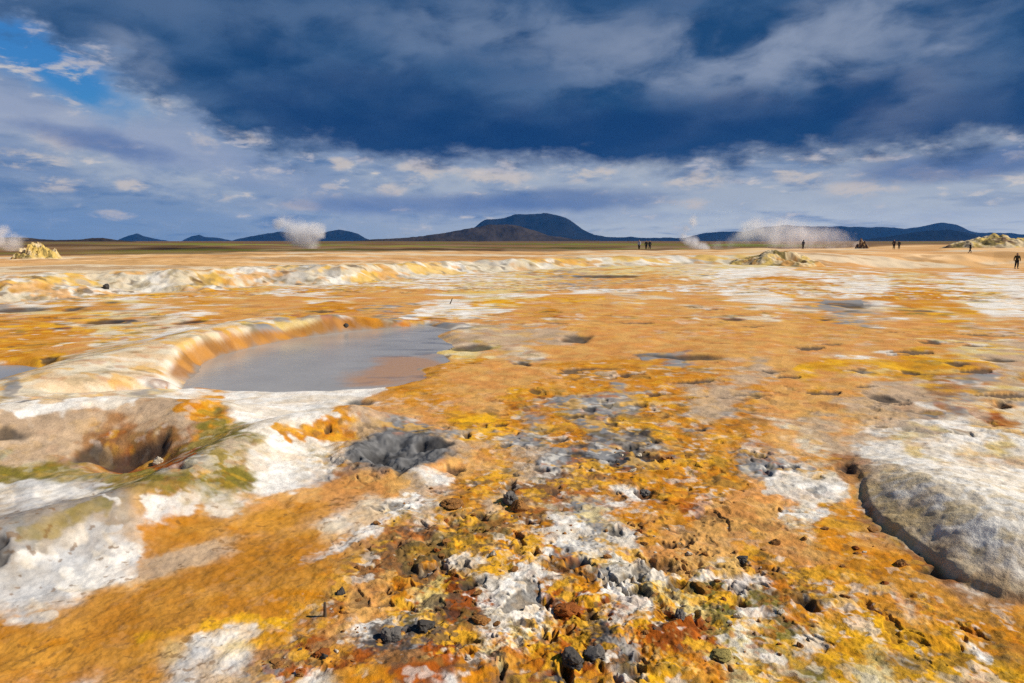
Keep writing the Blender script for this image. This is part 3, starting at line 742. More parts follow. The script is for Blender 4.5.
def plain_mat(name, col, rough=.8, nscale=30, namp=.4, spec=.3, bump=.0, bscale=60):
    m, t, out = new_mat(name); Ex.nt = t
    b = t.nodes.new('ShaderNodeBsdfPrincipled'); t.links.new(b.outputs[0], out.inputs[0])
    c = t.nodes.new('ShaderNodeTexCoord')
    f = e_noise(c.outputs['Object'], nscale, 5, .65)
    lo = tuple(v * (1 - namp) for v in col); hi = tuple(min(v * (1 + namp), .9) for v in col)
    t.links.new(e_mix(e_smooth(f, .3, .7), lo, hi), b.inputs['Base Color'])
    b.inputs['Roughness'].default_value = rough; b.inputs['Specular IOR Level'].default_value = spec
    if bump:
        bp = t.nodes.new('ShaderNodeBump'); bp.inputs['Strength'].default_value = bump
        t.links.new(e_noise(c.outputs['Object'], bscale, 5, .6).s, bp.inputs['Height']); t.links.new(bp.outputs[0], b.inputs['Normal'])
    return m

# ------------------------------------------------------------------ mesh helpers
def tag(o, label=None, cat=None, group=None, kind=None):
    for k, v in (('label', label), ('category', cat), ('group', group), ('kind', kind)):
        if v: o[k] = v
    return o

def grid_mesh(name, V, nr, nc, wrap, keep=None, normals=None):
    """mesh from an nr x nc lattice of points"""
    idx = np.arange(nr * nc, dtype=np.int32).reshape(nr, nc)
    if wrap: idx = np.concatenate([idx, idx[:, :1]], 1)
    q = np.stack([idx[:-1, :-1], idx[:-1, 1:], idx[1:, 1:], idx[1:, :-1]], -1).reshape(-1, 4)
    if keep is not None: q = q[keep]
    used, inv = np.unique(q.ravel(), return_inverse=True)
    me = bpy.data.meshes.new(name)
    me.vertices.add(used.size); me.vertices.foreach_set('co', V[used].astype(np.float32).ravel())
    me.loops.add(q.size); me.loops.foreach_set('vertex_index', inv.astype(np.int32).ravel())
    me.polygons.add(len(q)); me.polygons.foreach_set('loop_start', np.arange(0, q.size, 4, dtype=np.int32))
    me.polygons.foreach_set('use_smooth', np.ones(len(q), bool))
    me.update(calc_edges=True)
    return me, used

def paint(me, col, wet):
    a = me.attributes.new('crust', 'FLOAT_COLOR', 'POINT')
    a.data.foreach_set('color', np.concatenate([col, np.ones((len(col), 1), np.float32)], 1).astype(np.float32).ravel())
    b = me.attributes.new('wet', 'FLOAT', 'POINT'); b.data.foreach_set('value', wet.astype(np.float32))

def link(name, me, mat, parent=None):
    o = bpy.data.objects.new(name, me); COL.objects.link(o)
    if mat and not me.materials: me.materials.append(mat)
    if parent: o.parent = parent
    return o

# ------------------------------------------------------------------ ground
S_rows = np.concatenate([np.geomspace(.18, 4, 42)[:-1], np.arange(4, 14, .2), np.arange(14, 50, .11), np.arange(50, 90, .4), np.arange(90, 446, .62), np.arange(446, 560, 1.6),
                         np.geomspace(560, 6000, 26)])
RR = (CAM_H * F_PX / S_rows)
tan_front = np.linspace(-.95, .95, 1500)
a_front = np.arctan(tan_front)
a_e = a_front[-1]
side = np.concatenate([np.linspace(a_e, 1.35, 160)[1:], np.linspace(1.35, 2 * math.pi - 1.35, 70)[1:-1], np.linspace(2 * math.pi - 1.35, 2 * math.pi - a_e, 160)[:-1]])
AA = np.concatenate([a_front, side])
nr, nc = len(RR), len(AA)
X = (RR[:, None] * np.sin(AA)[None]).ravel(); Y = (RR[:, None] * np.cos(AA)[None]).ravel()
drow = np.abs(np.gradient(RR)); dcol = np.gradient(AA); dcol = np.abs(np.concatenate([dcol[:1500], np.gradient(side)]))
_pad = np.concatenate([dcol[-80:], dcol, dcol[:80]]); dcol = np.maximum(dcol, np.convolve(_pad, np.ones(121) / 121, 'same')[80:-80])
SP = np.maximum(drow[:, None] * np.ones((1, nc)), RR[:, None] * dcol[None]).ravel().astype(np.float32)
# cells far coarser than the detail keep only its broad shape
Z = H(X, Y, SP, True)
print("height", round(time.time() - T0, 1), X.size)
COLR, WET = ground_colour(X.astype(np.float32), Y.astype(np.float32), Z, SP)
print("colour", round(time.time() - T0, 1))
V = np.stack([X, Y, Z], -1)
# face ownership: a few landforms become objects of their own, cut from the same sheet
fx = X.reshape(nr, nc); fy = Y.reshape(nr, nc)
i2 = np.concatenate([np.arange(nc), [0]])
cx = (fx[:-1] + fx[1:])[:, :] * .5; cx = ((cx[:, i2])[:, :-1] + (cx[:, i2])[:, 1:]) * .5
cy = (fy[:-1] + fy[1:])[:, :] * .5; cy = ((cy[:, i2])[:, :-1] + (cy[:, i2])[:, 1:]) * .5
cx = cx.ravel(); cy = cy.ravel()
own = np.zeros(cx.size, np.int8)
rc = np.hypot(cx, cy)
edge_n = fbm(cx, cy, 1.5, 2, 501) * .10
md = poly_sd(cx, cy, MOUND, 3.0)
own[(md + edge_n * .4 > 0.03) & (line_dist(cx, cy, MOUND_FRONT, 6.0) + edge_n * 2 < 2.3)] = 1
q = np.hypot((cx - CRATER[0]) / .44, (cy - CRATER[1]) / .54) + fbm(cx, cy, 2.4, 2, 81) * .3
own[q < 1.4] = 2
bd = line_dist(cx, cy, BANK_LINE, 4.0)
pd = np.maximum(poly_sd(cx, cy, POOL, 4.0), poly_sd(cx, cy, SIDE_POOL, 4.0))
own[(bd + edge_n * 3 < 1.5) & (pd < .0) & (own == 0)] = 3
hd = line_dist(cx, cy, HOLLOW_RIDGE, 3.5)
own[(hd + edge_n * 2 < .95) & (own == 0)] = 4
tt = np.where(cy > .02 * rc, cx / np.maximum(cy, .02 * rc), 3 * np.sign(cx)); tt = np.clip(tt, -3, 3)
kk = (rc - np.interp(tt, BT, BR) + fbm(cx, cy, .09, 3, 41) * 2.6 + fbm(cx, cy, .4, 2, 45) * .5) / np.interp(tt, BT, BW)
own[(kk > 0) & (kk < 1.15) & (np.abs(tt) < 2) & (cy > 0) & (own == 0)] = 5
# shared normals keep the cuts invisible
full, _ = grid_mesh("ground", V, nr, nc, True)
NRM = np.empty(X.size * 3, np.float32); full.vertex_normals.foreach_get('vector', NRM); NRM = NRM.reshape(-1, 3)
bpy.data.meshes.remove(full)
PIECES = [
    (0, 'ground', None, None, 'structure'),
    (1, 'mud_mound', 'pale grey white crusted mound with a dark undercut foot', 'mound', None),
    (2, 'mud_crater', 'grey cracked mud crater with black openings in orange crust', 'crater', None),
    (3, 'embankment', 'cream and rust raised embankment curving round the grey mud pool', 'embankment', 'structure'),
    (4, 'hollow_mound', 'pinkish brown mound with a dark hollow and olive edge', 'mound', None),
    (5, 'earth_bank', 'low white and yellow eroded bank across the plain', 'bank', 'structure')]
for pid, name, label, cat, kind in PIECES:
    me, used = grid_mesh(name, V, nr, nc, True, own == pid)
    paint(me, COLR[used], WET[used])
    me.normals_split_custom_set_from_vertices(NRM[used])
    tag(link(name, me, M_CRUST), label, cat, None, kind)
print("ground", round(time.time() - T0, 1))

# ------------------------------------------------------------------ mud pools
def water_material():
    m, t, out = new_mat("grey_mud_water"); Ex.nt = t
    b = t.nodes.new('ShaderNodeBsdfPrincipled'); t.links.new(b.outputs[0], out.inputs[0])
    a = t.nodes.new('ShaderNodeAttribute'); a.attribute_name = 'crust'
    t.links.new(a.outputs['Color'], b.inputs['Base Color'])
    b.inputs['Roughness'].default_value = .18; b.inputs['IOR'].default_value = 1.33; b.inputs['Specular IOR Level'].default_value = .5
    g = t.nodes.new('ShaderNodeNewGeometry')
    bp = t.nodes.new('ShaderNodeBump'); bp.inputs['Strength'].default_value = .12; bp.inputs['Distance'].default_value = .05
    h = e_noise(g.outputs['Position'], 7.0, 4, .55)
    t.links.new(h.s, bp.inputs['Height']); t.links.new(bp.outputs[0], b.inputs['Normal'])
    return m
M_WATER = water_material()
def pool(name, poly, tan_end):
    P = np.array(poly); x0, y0 = P.min(0) - .3; x1, y1 = P.max(0) + .3
    n1, n2 = 160, 160
    gx, gy = np.meshgrid(np.linspace(x0, x1, n2), np.linspace(y0, y1, n1))
    gx = gx.ravel().astype(np.float32); gy = gy.ravel().astype(np.float32)
    sd = poly_sd(gx, gy, [tuple(p) for p in poly], 3.0)
    keep = sd > -.28
    kf = keep.reshape(n1, n2); kq = (kf[:-1, :-1] & kf[1:, :-1] & kf[:-1, 1:] & kf[1:, 1:]).ravel()
    me, used = grid_mesh(name, np.stack([gx, gy, np.full_like(gx, WATER_Z)], -1), n1, n2, False, kq)
    col = np.array([.36, .335, .30], np.float32) * (1 + .12 * fbm(gx, gy, .8, 3, 601))[:, None]
    if tan_end:
        ax, ay = G(404, 370, WATER_Z)
        w = (1 - sstep(np.hypot((gx - ax) / .95, (gy - ay) / 1.7) + fbm(gx, gy, 1.2, 3, 605) * .35, .55, 1.15))[:, None]
        col = col * (1 - w) + np.array([.47, .26, .12], np.float32) * w
        k = sstep(fbm(gx * .6, gy * 1.6, 1.5, 3, 611), .15, .4)[:, None] * sstep(gx, float(G(340, 350)[0]), float(G(430, 345)[0]))[:, None]
        col = col * (1 - .5 * k) + .5 * k * np.array([.12, .115, .12], np.float32)
    else:
        col = col * .75
    paint(me, col[used], np.ones(used.size))
    return tag(link(name, me, M_WATER), kind='structure')
tag(pool('mud_pool', POOL, True), 'still grey boiling mud pool with tan shallows at one end', 'mud pool')
tag(pool('water_pool', SIDE_POOL, False), 'small blue grey pool behind the pale embankment', 'pool')

# ------------------------------------------------------------------ hills
def hill_material(name, c1, c2, scale):
    m, t, out = new_mat(name); Ex.nt = t
    b = t.nodes.new('ShaderNodeBsdfPrincipled'); t.links.new(b.outputs[0], out.inputs[0])
    g = t.nodes.new('ShaderNodeNewGeometry')
    f = e_noise(g.outputs['Position'], scale, 6, .6)
    t.links.new(e_mix(e_smooth(f, .38, .62), c1, c2), b.inputs['Base Color'])
    b.inputs['Roughness'].default_value = 1.0; b.inputs['Specular IOR Level'].default_value = .0
    return m
M_BASALT = hill_material("cloud_shade_basalt", (.008, .009, .010), (.015, .015, .014), .004)  # basalt darkened so the base colour carries the cloud shade
M_HEATH = hill_material("brown_heath_slope", (.030, .024, .020), (.055, .042, .032), .01)
def hill(pts, D, mat, seed, rough=.10, front=3.2):
    n1, n2 = 240, 44
    xs = [p[0] for p in pts]; px = np.linspace(xs[0], xs[-1], n1)
    pyv = np.interp(px, xs, [p[1] for p in pts])
    k = np.ones(5) / 5; pad = np.concatenate([np.full(2, pyv[0]), pyv, np.full(2, pyv[-1])]); pyv = np.convolve(pad, k, 'valid')
    x = (px - 512) / F_PX * D
    top = (HORIZON - pyv) / F_PX * D + CAM_H
    hm = max(top.max(), 5)
    v = np.linspace(-1, 1, n2)
    XX = np.repeat(x[None], n2, 0); VV = np.repeat(v[:, None], n1, 1)
    YY = D + VV * hm * front
    pr = np.where(VV < 0, sstep(VV, -1, .05), 1 - sstep(VV, .05, 1))
    nz = fbm(XX.ravel(), YY.ravel(), 1.2 / hm, 4, seed, .55).reshape(XX.shape)
    ZZ = top[None] * pr * (1 + rough * nz * (1 - pr ** 4) * 2) - (1 - pr) * 2
    ZZ += nz * hm * rough * .35 * np.sqrt(np.clip(pr, 0, 1))
    XX = XX * (YY / D)
    me, used = grid_mesh('hill', np.stack([XX.ravel(), YY.ravel(), ZZ.ravel()], -1), n2, n1, False)
    return tag(link('hill', me, mat), kind='structure')
hill([(440, 241), (468, 233), (476, 227), (484, 221), (508, 218), (514, 215.5), (545, 214), (556, 215), (567, 219.5), (580, 228), (592, 234.5), (604, 237), (640, 238), (700, 238), (730, 241)], 5200, M_BASALT, 701)
hill([(375, 241), (400, 239), (424, 236), (446, 233), (462, 230), (478, 227), (492, 225), (506, 224.5), (520, 226.5), (534, 231), (550, 236), (580, 240), (600, 241)], 2300, M_HEATH, 711)
hill([(118, 241.5), (124, 239), (132, 236), (141, 233.5), (149, 236.5), (160, 239), (176, 241.5)], 6000, M_BASALT, 721)
hill([(184, 241.5), (190, 238.5), (196, 236), (203, 235), (209, 237), (222, 238), (240, 241.5)], 6400, M_BASALT, 731)
hill([(232, 241.5), (243, 238.5), (262, 235), (284, 231.5), (292, 233), (305, 234.5), (322, 234), (332, 231), (342, 230), (352, 231.5), (360, 234), (368, 239), (376, 241.5)], 5600, M_BASALT, 741)
hill([(350, 241.5), (372, 239.5), (392, 238.5), (412, 237.5), (432, 238), (470, 239.5), (500, 241.5)], 1700, M_HEATH, 751)
hill([(670, 241), (690, 236.5), (702, 233), (726, 232), (742, 232), (760, 227.5), (780, 225.5), (802, 226.5), (850, 227), (884, 227.5), (900, 229), (914, 227.5), (928, 224), (937, 223), (950, 224.5), (964, 231),
      (976, 233), (996, 233), (1012, 234), (1040, 235), (1110, 236), (1180, 241)], 5800, M_BASALT, 761)
hill([(830, 241.5), (860, 239.5), (888, 236), (910, 232.5), (926, 230.5), (946, 230), (960, 232.5), (978, 237), (1010, 239), (1060, 241.5)], 3600, M_BASALT, 771)
hill([(-160, 241), (-90, 237), (-20, 238.5), (14, 237.5), (30, 237.5), (44, 239), (60, 240), (84, 239.5), (96, 238), (108, 237.8), (118, 239.6), (140, 241.5)], 900, M_HEATH, 781)

# ------------------------------------------------------------------ far sulphur mounds, each its own heap on the plain
def ground_at(px, py):
    """first ground point along a line of sight"""
    u, d, w = (float(v) for v in ray(px, py)); t = 2.0
    for _ in range(4000):
        z = CAM_H + w * t - float(H(np.array([u * t]), np.array([d * t]), None, False)[0])
        if z <= 0: break
        t += max(.003 * t, min(z, 20) * .2)
    return u * t, d * t, CAM_H + w * t

def heap(name, dist, px, half_w, height, depth, seed, cols, label, rough=.3, peak=(0, 0), dent=None, sharp=1.3):
    ax = (px - 512) / F_PX * dist; ay = dist
    n1, n2 = 120, 150
    gy, gx = np.meshgrid(np.linspace(-1, 1, n1), np.linspace(-1, 1, n2), indexing='ij')
    gx = gx.ravel(); gy = gy.ravel()
    wx = ax + gx * half_w; wy = ay + gy * depth
    base = H(wx, wy, None, False)
    qd = np.hypot(gx - peak[0] * (1 - gx ** 2), gy - peak[1] * (1 - gy ** 2))
    q = qd + .18 * fbm(gx, gy, 1.6, 3, seed)
    body = np.clip(1 - q, 0, 1) ** sharp
    body = np.where(q < .5, body, body)
    n = fbm(gx, gy, 3.0, 4, seed + 3, .6) * rough + (ridge(gx, gy, 2.4, 3, seed + 9) - .9) * rough * .6
    z = height * (body * (1 + n) + .25 * n * sstep(body, .02, .3))
    if dent is not None:
        dxx, dyy, dr, dd_ = dent
        z -= dd_ * (1 - sstep(np.hypot(gx - dxx, (gy - dyy)) / dr, .4, 1.1))
    zz = base + np.maximum(z, -.3) - .12 * sstep(qd, .75, 1.0) - .05
    me, used = grid_mesh(name, np.stack([wx, wy, zz], -1), n1, n2, False)
    w = [np.clip(fbm(gx, gy, 2.2, 4, seed + 20 + 5 * i, .6) + b, -2, 2) for i, (_, b) in enumerate(cols)]
    w = np.exp(np.stack(w, -1) * 9); w /= w.sum(-1, keepdims=True)
    col = w @ np.array([c for c, _ in cols], np.float32)
    col *= (1 + .25 * fbm(gx, gy, 14, 3, seed + 70))[:, None]
    gc, gw = ground_colour(wx.astype(np.float32), wy.astype(np.float32), zz, np.full(wx.shape, .08, np.float32))
    e = sstep(body + .1 * n, .03, .16)[:, None]
    col = gc * (1 - e) + col * e
    paint(me, np.clip(col, .01, .8)[used], np.zeros(used.size))
    return tag(link(name, me, M_CRUST), label, 'mound')
OLIVE, SULF, CREAM, ORNG, BRWN, DARK = (.20, .15, .05), (.56, .39, .11), (.60, .47, .28), (.54, .29, .09), (.15, .085, .05), (.06, .045, .035)
heap('sulphur_mound', 52, 39, 1.8, 1.45, 2.0, 801, [(SULF, .12), (OLIVE, .0), (CREAM, .0), (BRWN, -.22)], 'rocky yellow and olive sulphur mound beside a steam plume', .42, (.05, 0))
heap('sulphur_mound', 66, 774, 4.8, 1.4, 3.6, 821, [(CREAM, .25), (SULF, .06), (ORNG, .08), (OLIVE, -.25)], 'broad cream mound with a dark scooped hollow in its side', .16, (.05, 0), (.22, -.42, .26, 1.0), .75)
heap('sulphur_mound', 118, 985, 8.0, 2.3, 6.0, 841, [(CREAM, .25), (SULF, .1), (OLIVE, -.05), (BRWN, -.2)], 'yellow sulphur mound with olive brown streaks behind the walkers', .16, (.1, 0), None, .8)
heap('sulphur_mound', 122, 1046, 9.0, 2.7, 6.0, 861, [(CREAM, .2), (ORNG, .02), (SULF, .0), (BRWN, -.2)], 'pale beige mound rising behind the two dark walkers', .14, (0, 0), None, .8)
heap('rock_mound', 118, 860, 1.6, 1.5, 1.6, 881, [(BRWN, .15), (ORNG, -.05), (CREAM, -.1)], 'reddish brown rock heap at the end of the steam bank', .4, (-.1, 0))
print("heaps", round(time.time() - T0, 1))
#--MORE--
# ------------------------------------------------------------------ loose stones and mud clods
M_DARKROCK = plain_mat("dark_wet_clay", (.050, .042, .034), .75, 18, .6, .35, .6, 40)
M_OCHRE = plain_mat("ochre_clod", (.26, .115, .03), .9, 16, .6, .2, .6, 40)
M_PALE = plain_mat("pale_crust_clod", (.50, .42, .31), .9, 16, .5, .2, .6, 40)
M_RUST = plain_mat("rust_clod", (.24, .07, .012), .9, 16, .6, .2, .6, 40)
M_OLIVE = plain_mat("olive_crust_clod", (.22, .17, .05), .9, 12, .7, .2, .6, 40)
M_GREY = plain_mat("grey_stone", (.12, .105, .09), .85, 14, .4, .3, .6, 40)

def rock_mesh(name, seed, mat, rough=.35, flat=.65, subd=4):
    bm = bmesh.new(); bmesh.ops.create_icosphere(bm, subdivisions=subd, radius=1)
    V = np.array([v.co[:] for v in bm.verts], np.float32)
    n = np.zeros(len(V), np.float32)
    for f, a, k in ((1.1, .5, 0), (2.4, .35, 3), (5.5, .18, 6), (11, .08, 9)):
        n += a * (perlin(V[:, 0] * f + 5, V[:, 1] * f, seed + k) + perlin(V[:, 1] * f, V[:, 2] * f + 9, seed + k + 1) + perlin(V[:, 2] * f + 3, V[:, 0] * f, seed + k + 2)) * .6
    V *= (1 + rough * n)[:, None]
    # a few planar breaks
    rs = np.random.RandomState(seed)
    for _ in range(5):
        d = rs.randn(3); d /= np.linalg.norm(d); h = V @ d; o = .62 + .25 * rs.rand()
        V -= np.outer(np.clip(h - o, 0, None) * .8, d)
    V[:, 2] *= flat
    for v, c in zip(bm.verts, V): v.co = c.tolist()
    for f in bm.faces: f.smooth = False
    me = bpy.data.meshes.new(name); bm.to_mesh(me); bm.free(); me.materials.append(mat)
    return me

def put(px, py):
    return ground_at_detail(px, py)
def ground_at_detail(px, py):
    u, d, w = (float(v) for v in ray(px, py)); t = np.geomspace(1.8, 160, 1600)
    z = CAM_H + w * t - H(u * t, d * t, None, True)
    i = int(np.argmax(z <= 0)) or len(t) - 1
    t0 = np.linspace(t[i - 1], t[i], 40); z0 = CAM_H + w * t0 - H(u * t0, d * t0, None, True); j = int(np.argmax(z0 <= 0))
    return u * t0[j], d * t0[j], CAM_H + w * t0[j]

def rock(px, py, w_px, name, label, mat, seed, hgt=.75, group=None, rough=.7, cat='rock'):
    x, y, z = put(px, py); r = math.hypot(x, y); s = .5 * w_px * r / F_PX
    o = link(name, rock_mesh(name, seed, mat, rough, hgt), None)
    o.location = (x, y, z + s * hgt * .15); o.scale = (s, s, s); o.rotation_euler = (0, 0, seed * 1.3)
    return tag(o, label, cat, group)
BIG = [
    (572, 660, 28, 'rock', 'black jagged lump of clay, largest dark one at the front', M_DARKROCK, 3, .6), (596, 653, 22, 'rock', 'dark slaty lump just beside the black jagged clay', M_GREY, 4, .45),
    (391, 638, 20, 'rock', 'grey pitted lump among yellow white crumbs', M_GREY, 5, .9), (424, 628, 20, 'rock', 'dark brown lump beside the grey pitted one', M_DARKROCK, 6, .8),
    (680, 617, 13, 'rock', 'small slate grey stone on orange crust', M_GREY, 7, .9), (511, 502, 18, 'rock', 'round dark grey boulder in cracked tan mud', M_GREY, 8, .9),
    (520, 510, 18, 'rock', 'rough brown clod behind cracked tan mud', M_OCHRE, 9, .9), (341, 594, 9, 'rock', 'dark pointed stone alone on the brown slope', M_DARKROCK, 10, 1.2),
    (776, 544, 9, 'rock', 'small brown stone before the pale mound', M_OCHRE, 11, .8), (900, 565, 11, 'rock', 'brown pointed stone below the undercut of the mound', M_OCHRE, 12, .8),
    (106, 287, 6, 'rock', 'dark round boulder at the foot of the yellow bank', M_DARKROCK, 13, .9), (346, 326, 5, 'rock', 'small dark boulder at the far edge of the mud pool', M_DARKROCK, 14, .9),
    (158, 463, 8, 'rock', 'small white stone inside the dark hollow', M_PALE, 15, 1.2), (452, 505, 24, 'rock', 'flat tan slab of dried mud by the grey puddle', M_OCHRE, 16, .4),
    (742, 562, 13, 'rock', 'dark upright clod above a white crust patch', M_DARKROCK, 17, .9), (646, 494, 13, 'rock', 'slate blue stone lying slanted in white crust', M_GREY, 18, .6),
    (566, 612, 24, 'rock', 'rust coloured lump standing behind the black clay', M_RUST, 19, .5), (480, 620, 18, 'rock', 'brown ochre lump near a round black hole', M_OCHRE, 20, .45),
    (322, 655, 16, 'rock', 'reddish lump beside pale crumbs at the bottom', M_RUST, 21, .7), (722, 654, 22, 'rock', 'olive yellow knobbly crust lump at the front', M_OLIVE, 22, .3)]
for i, (px, py, w, nm, lab, mt, sd, hg) in enumerate(BIG):
    rock(px, py, w, nm, lab, mt, sd, hg)
KINDS = []
for k, (mt, nm, lab) in enumerate([(M_OCHRE, 'mud_clod', 'small ochre mud clod on the rough crust'), (M_DARKROCK, 'dark_clod', 'small dark clay clod on the rough crust'),
                                   (M_PALE, 'pale_clod', 'small pale mineral clod on the rough crust'), (M_RUST, 'rust_clod', 'small rust red clod on the rough crust')]):
    KINDS.append((nm, lab, [rock_mesh(nm, 40 + 10 * k + j, mt, .85, .7, 4) for j in range(4)]))
rs = random.Random(5)
ZONES = [(470, 530, 110, 45, 40), (560, 610, 180, 60, 26), (400, 600, 80, 45, 26), (700, 550, 110, 40, 34), (640, 460, 50, 18, 20), (310, 660, 50, 18, 20), (860, 560, 60, 40, 14), (740, 630, 90, 40, 24)]
pts = []
for cx_, cy_, rx_, ry_, n_ in ZONES:
    for _ in range(n_):
        a = rs.random() * 2 * math.pi; q = rs.random() ** .6
        pts.append((cx_ + rx_ * q * math.cos(a), min(cy_ + ry_ * q * math.sin(a), 681)))
zg = [put(px, py) for px, py in pts]
for (px, py), (x, y, z) in zip(pts, zg):
    k = rs.choices(range(4), (8, .5, 1.6, 1.2))[0]
    nm, lab, ms = KINDS[k]
    r = math.hypot(x, y); s = r / F_PX * (1.1 + 3.2 * rs.random() ** 3)
    o = link(nm, rs.choice(ms), None)
    o.location = (x, y, z + s * .05); o.scale = (s * rs.uniform(.8, 1.4), s, s * rs.uniform(.7, 1.2)); o.rotation_euler = (rs.uniform(-.4, .4), rs.uniform(-.4, .4), rs.uniform(0, 6.28))
    tag(o, lab, 'clod', {'mud_clod': 'ochre mud clods', 'dark_clod': 'dark clay clods', 'pale_clod': 'pale mineral clods', 'rust_clod': 'rust red clods'}[nm])
print("rocks", round(time.time() - T0, 1))

# ------------------------------------------------------------------ pegs
M_WOOD = plain_mat("weathered_wood", (.10, .07, .045), .9, 30, .4)
def peg(px, py, h_px, lean, name, label):
    x, y, z = put(px, py); r = math.hypot(x, y); h = h_px * r / F_PX; w = h * .11
    bm = bmesh.new()
    ret = bmesh.ops.create_cone(bm, cap_ends=True, segments=10, radius1=w, radius2=w * .75, depth=h)
    bmesh.ops.bevel(bm, geom=[e for e in bm.edges if abs(e.verts[0].co.z - e.verts[1].co.z) < 1e-5], offset=w * .2, segments=1, affect='EDGES')
    for v in bm.verts:
        v.co.z += h * .45
        v.co.x += lean * v.co.z + w * .25 * math.sin(v.co.z / h * 5)
    me = bpy.data.meshes.new(name); bm.to_mesh(me); bm.free()
    o = link(name, me, M_WOOD); o.location = (x, y, z)
    tag(o, label, 'peg')
peg(450, 304, 6, .45, 'wooden_peg', 'dark leaning peg stuck in the white crust patch')
peg(325, 617, 17, .05, 'wooden_peg', 'short dark stick upright in the brown slope')

# ------------------------------------------------------------------ people
def cloth(name, c): return plain_mat(name, c, .85, 12, .2, .2)
SKIN = cloth("skin", (.45, .28, .2))
def skin_mesh(name, verts, edges, root, mat, parent, sub=2):
    me = bpy.data.meshes.new(name)
    me.from_pydata([v[:3] for v in verts], edges, []); me.update()
    o = bpy.data.objects.new(name, me); COL.objects.link(o)
    o.modifiers.new("s", 'SKIN'); sm = o.modifiers.new("u", 'SUBSURF'); sm.levels = sm.render_levels = sub
    lay = me.skin_vertices[0].data
    for i, v in enumerate(verts):
        lay[i].radius = (v[3], v[4] if len(v) > 4 else v[3]); lay[i].use_root = (i == root)
    dg = bpy.context.evaluated_depsgraph_get(); dg.update()
    m2 = bpy.data.meshes.new_from_object(o.evaluated_get(dg))
    bpy.data.objects.remove(o); bpy.data.meshes.remove(me)
    for p in m2.polygons: p.use_smooth = True
    m2.name = name; m2.materials.clear(); m2.materials.append(mat)
    o = bpy.data.objects.new(name, m2); COL.objects.link(o); o.parent = parent
    return o
def person(px, py, dist, height, face, stride, label, jacket, trousers, hair, hood=False, arm=(.12, -.12), lean=0.0, group=None):
    if dist is None: x, y, z = ground_at(px, py)
    else:
        x = (px - 512) / F_PX * dist; y = dist; z = float(H(np.array([x]), np.array([y]), None, False)[0])
    root = bpy.data.objects.new("person", None); COL.objects.link(root)
    root.location = (x, y, z - .02); root.rotation_euler = (0, 0, face); k = height / 1.75; root.scale = (k, k, k)
    tag(root, label, 'person', group)
    st = stride; L = lean
    # body: pelvis, spine, neck, head, limbs (x sideways, y forward)
    hipz, shz = .93, 1.42
    V = [(0, 0, .95, .14, .11), (0, L * .4, 1.15, .13, .10), (0, L * .8, 1.36, .16, .10), (0, L, 1.48, .055), (0, L + .02, 1.56, .075, .085), (0, L + .03, 1.66, .085, .10), (0, L + .02, 1.73, .05)]
    E = [(0, 1), (1, 2), (2, 3), (3, 4), (4, 5), (5, 6)]
    def add(v, p): V.append(v); E.append((p, len(V) - 1)); return len(V) - 1
    legs, arms = [], []
    for sx_, sg in ((-1, 1), (1, -1)):
        h = add((sx_ * .09, 0, .88, .095), 0); kn = add((sx_ * .10, sg * st * .45 + .04 * (st > 0), .50, .065), h); an = add((sx_ * .10, sg * st - .02, .09, .042), kn)
        ft = add((sx_ * .11, sg * st + .16, .04, .04, .035), an); legs.append((h, kn, an, ft))
        s_ = add((sx_ * .19, L * .9, 1.40, .065), 2); a = arm[0] if sx_ < 0 else arm[1]
        el = add((sx_ * .26, L * .7 + a * .5 - .03, 1.13, .045), s_); wr = add((sx_ * .26, L * .6 + a + .05, .90, .032), el); hd = add((sx_ * .26, L * .6 + a + .09, .81, .035, .02), wr)
        arms.append((s_, el, wr, hd))
    skin_mesh('body', V, E, 0, SKIN, root)
    def grow(v, g): return (v[0], v[1], v[2], v[3] + g, (v[4] if len(v) > 4 else v[3]) + g)
    J = [grow((0, 0, .84, .15, .12), .02), grow(V[0], .025), grow(V[1], .03), grow(V[2], .03), grow((0, L, 1.45, .06), .02)]
    JE = [(0, 1), (1, 2), (2, 3), (3, 4)]
    for s_, el, wr, hd in arms:
        b = len(J); J += [grow(V[s_], .02), grow(V[el], .02), grow(V[wr], .018)]; JE += [(3, b), (b, b + 1), (b + 1, b + 2)]
    skin_mesh('jacket', J, JE, 1, jacket, root)
    T = [grow((0, 0, .93, .13, .10), .02)]; TE = []
    for h, kn, an, ft in legs:
        b = len(T); T += [grow(V[h], .02), grow(V[kn], .022), grow((V[an][0], V[an][1], .13, .05), .012)]; TE += [(0, b), (b, b + 1), (b + 1, b + 2)]
    skin_mesh('trousers', T, TE, 0, trousers, root)
    for h, kn, an, ft in legs:
        a = V[an]; f = V[ft]
        skin_mesh('boot', [(a[0], a[1], .13, .055), (a[0], a[1], .06, .055), (f[0], f[1], .05, .05, .045), (f[0], f[1] + .04, .045, .04, .03)], [(0, 1), (1, 2), (2, 3)], 0, BOOT, root)
    hz = [(0, L - .02, 1.60, .07), (0, L - .01, 1.67, .098, .105), (0, L + .01, 1.73, .075)]
    if hood: hz = [(0, L - .03, 1.48, .08), (0, L - .03, 1.56, .10), (0, L - .01, 1.67, .112, .115), (0, L + .01, 1.74, .075)]
    skin_mesh('hood' if hood else 'hair', hz, [(i, i + 1) for i in range(len(hz) - 1)], 0, jacket if hood else hair, root)
    return root
BOOT = cloth("boot_leather", (.02, .018, .016))
BLK, NAVY, CHAR = cloth("black_cloth", (.014, .014, .016)), cloth("navy_cloth", (.016, .020, .035)), cloth("charcoal_cloth", (.03, .03, .03))
WHT, OLV, BRN = cloth("white_cloth", (.62, .60, .60)), cloth("olive_cloth", (.05, .045, .02)), cloth("brown_cloth", (.06, .035, .025))
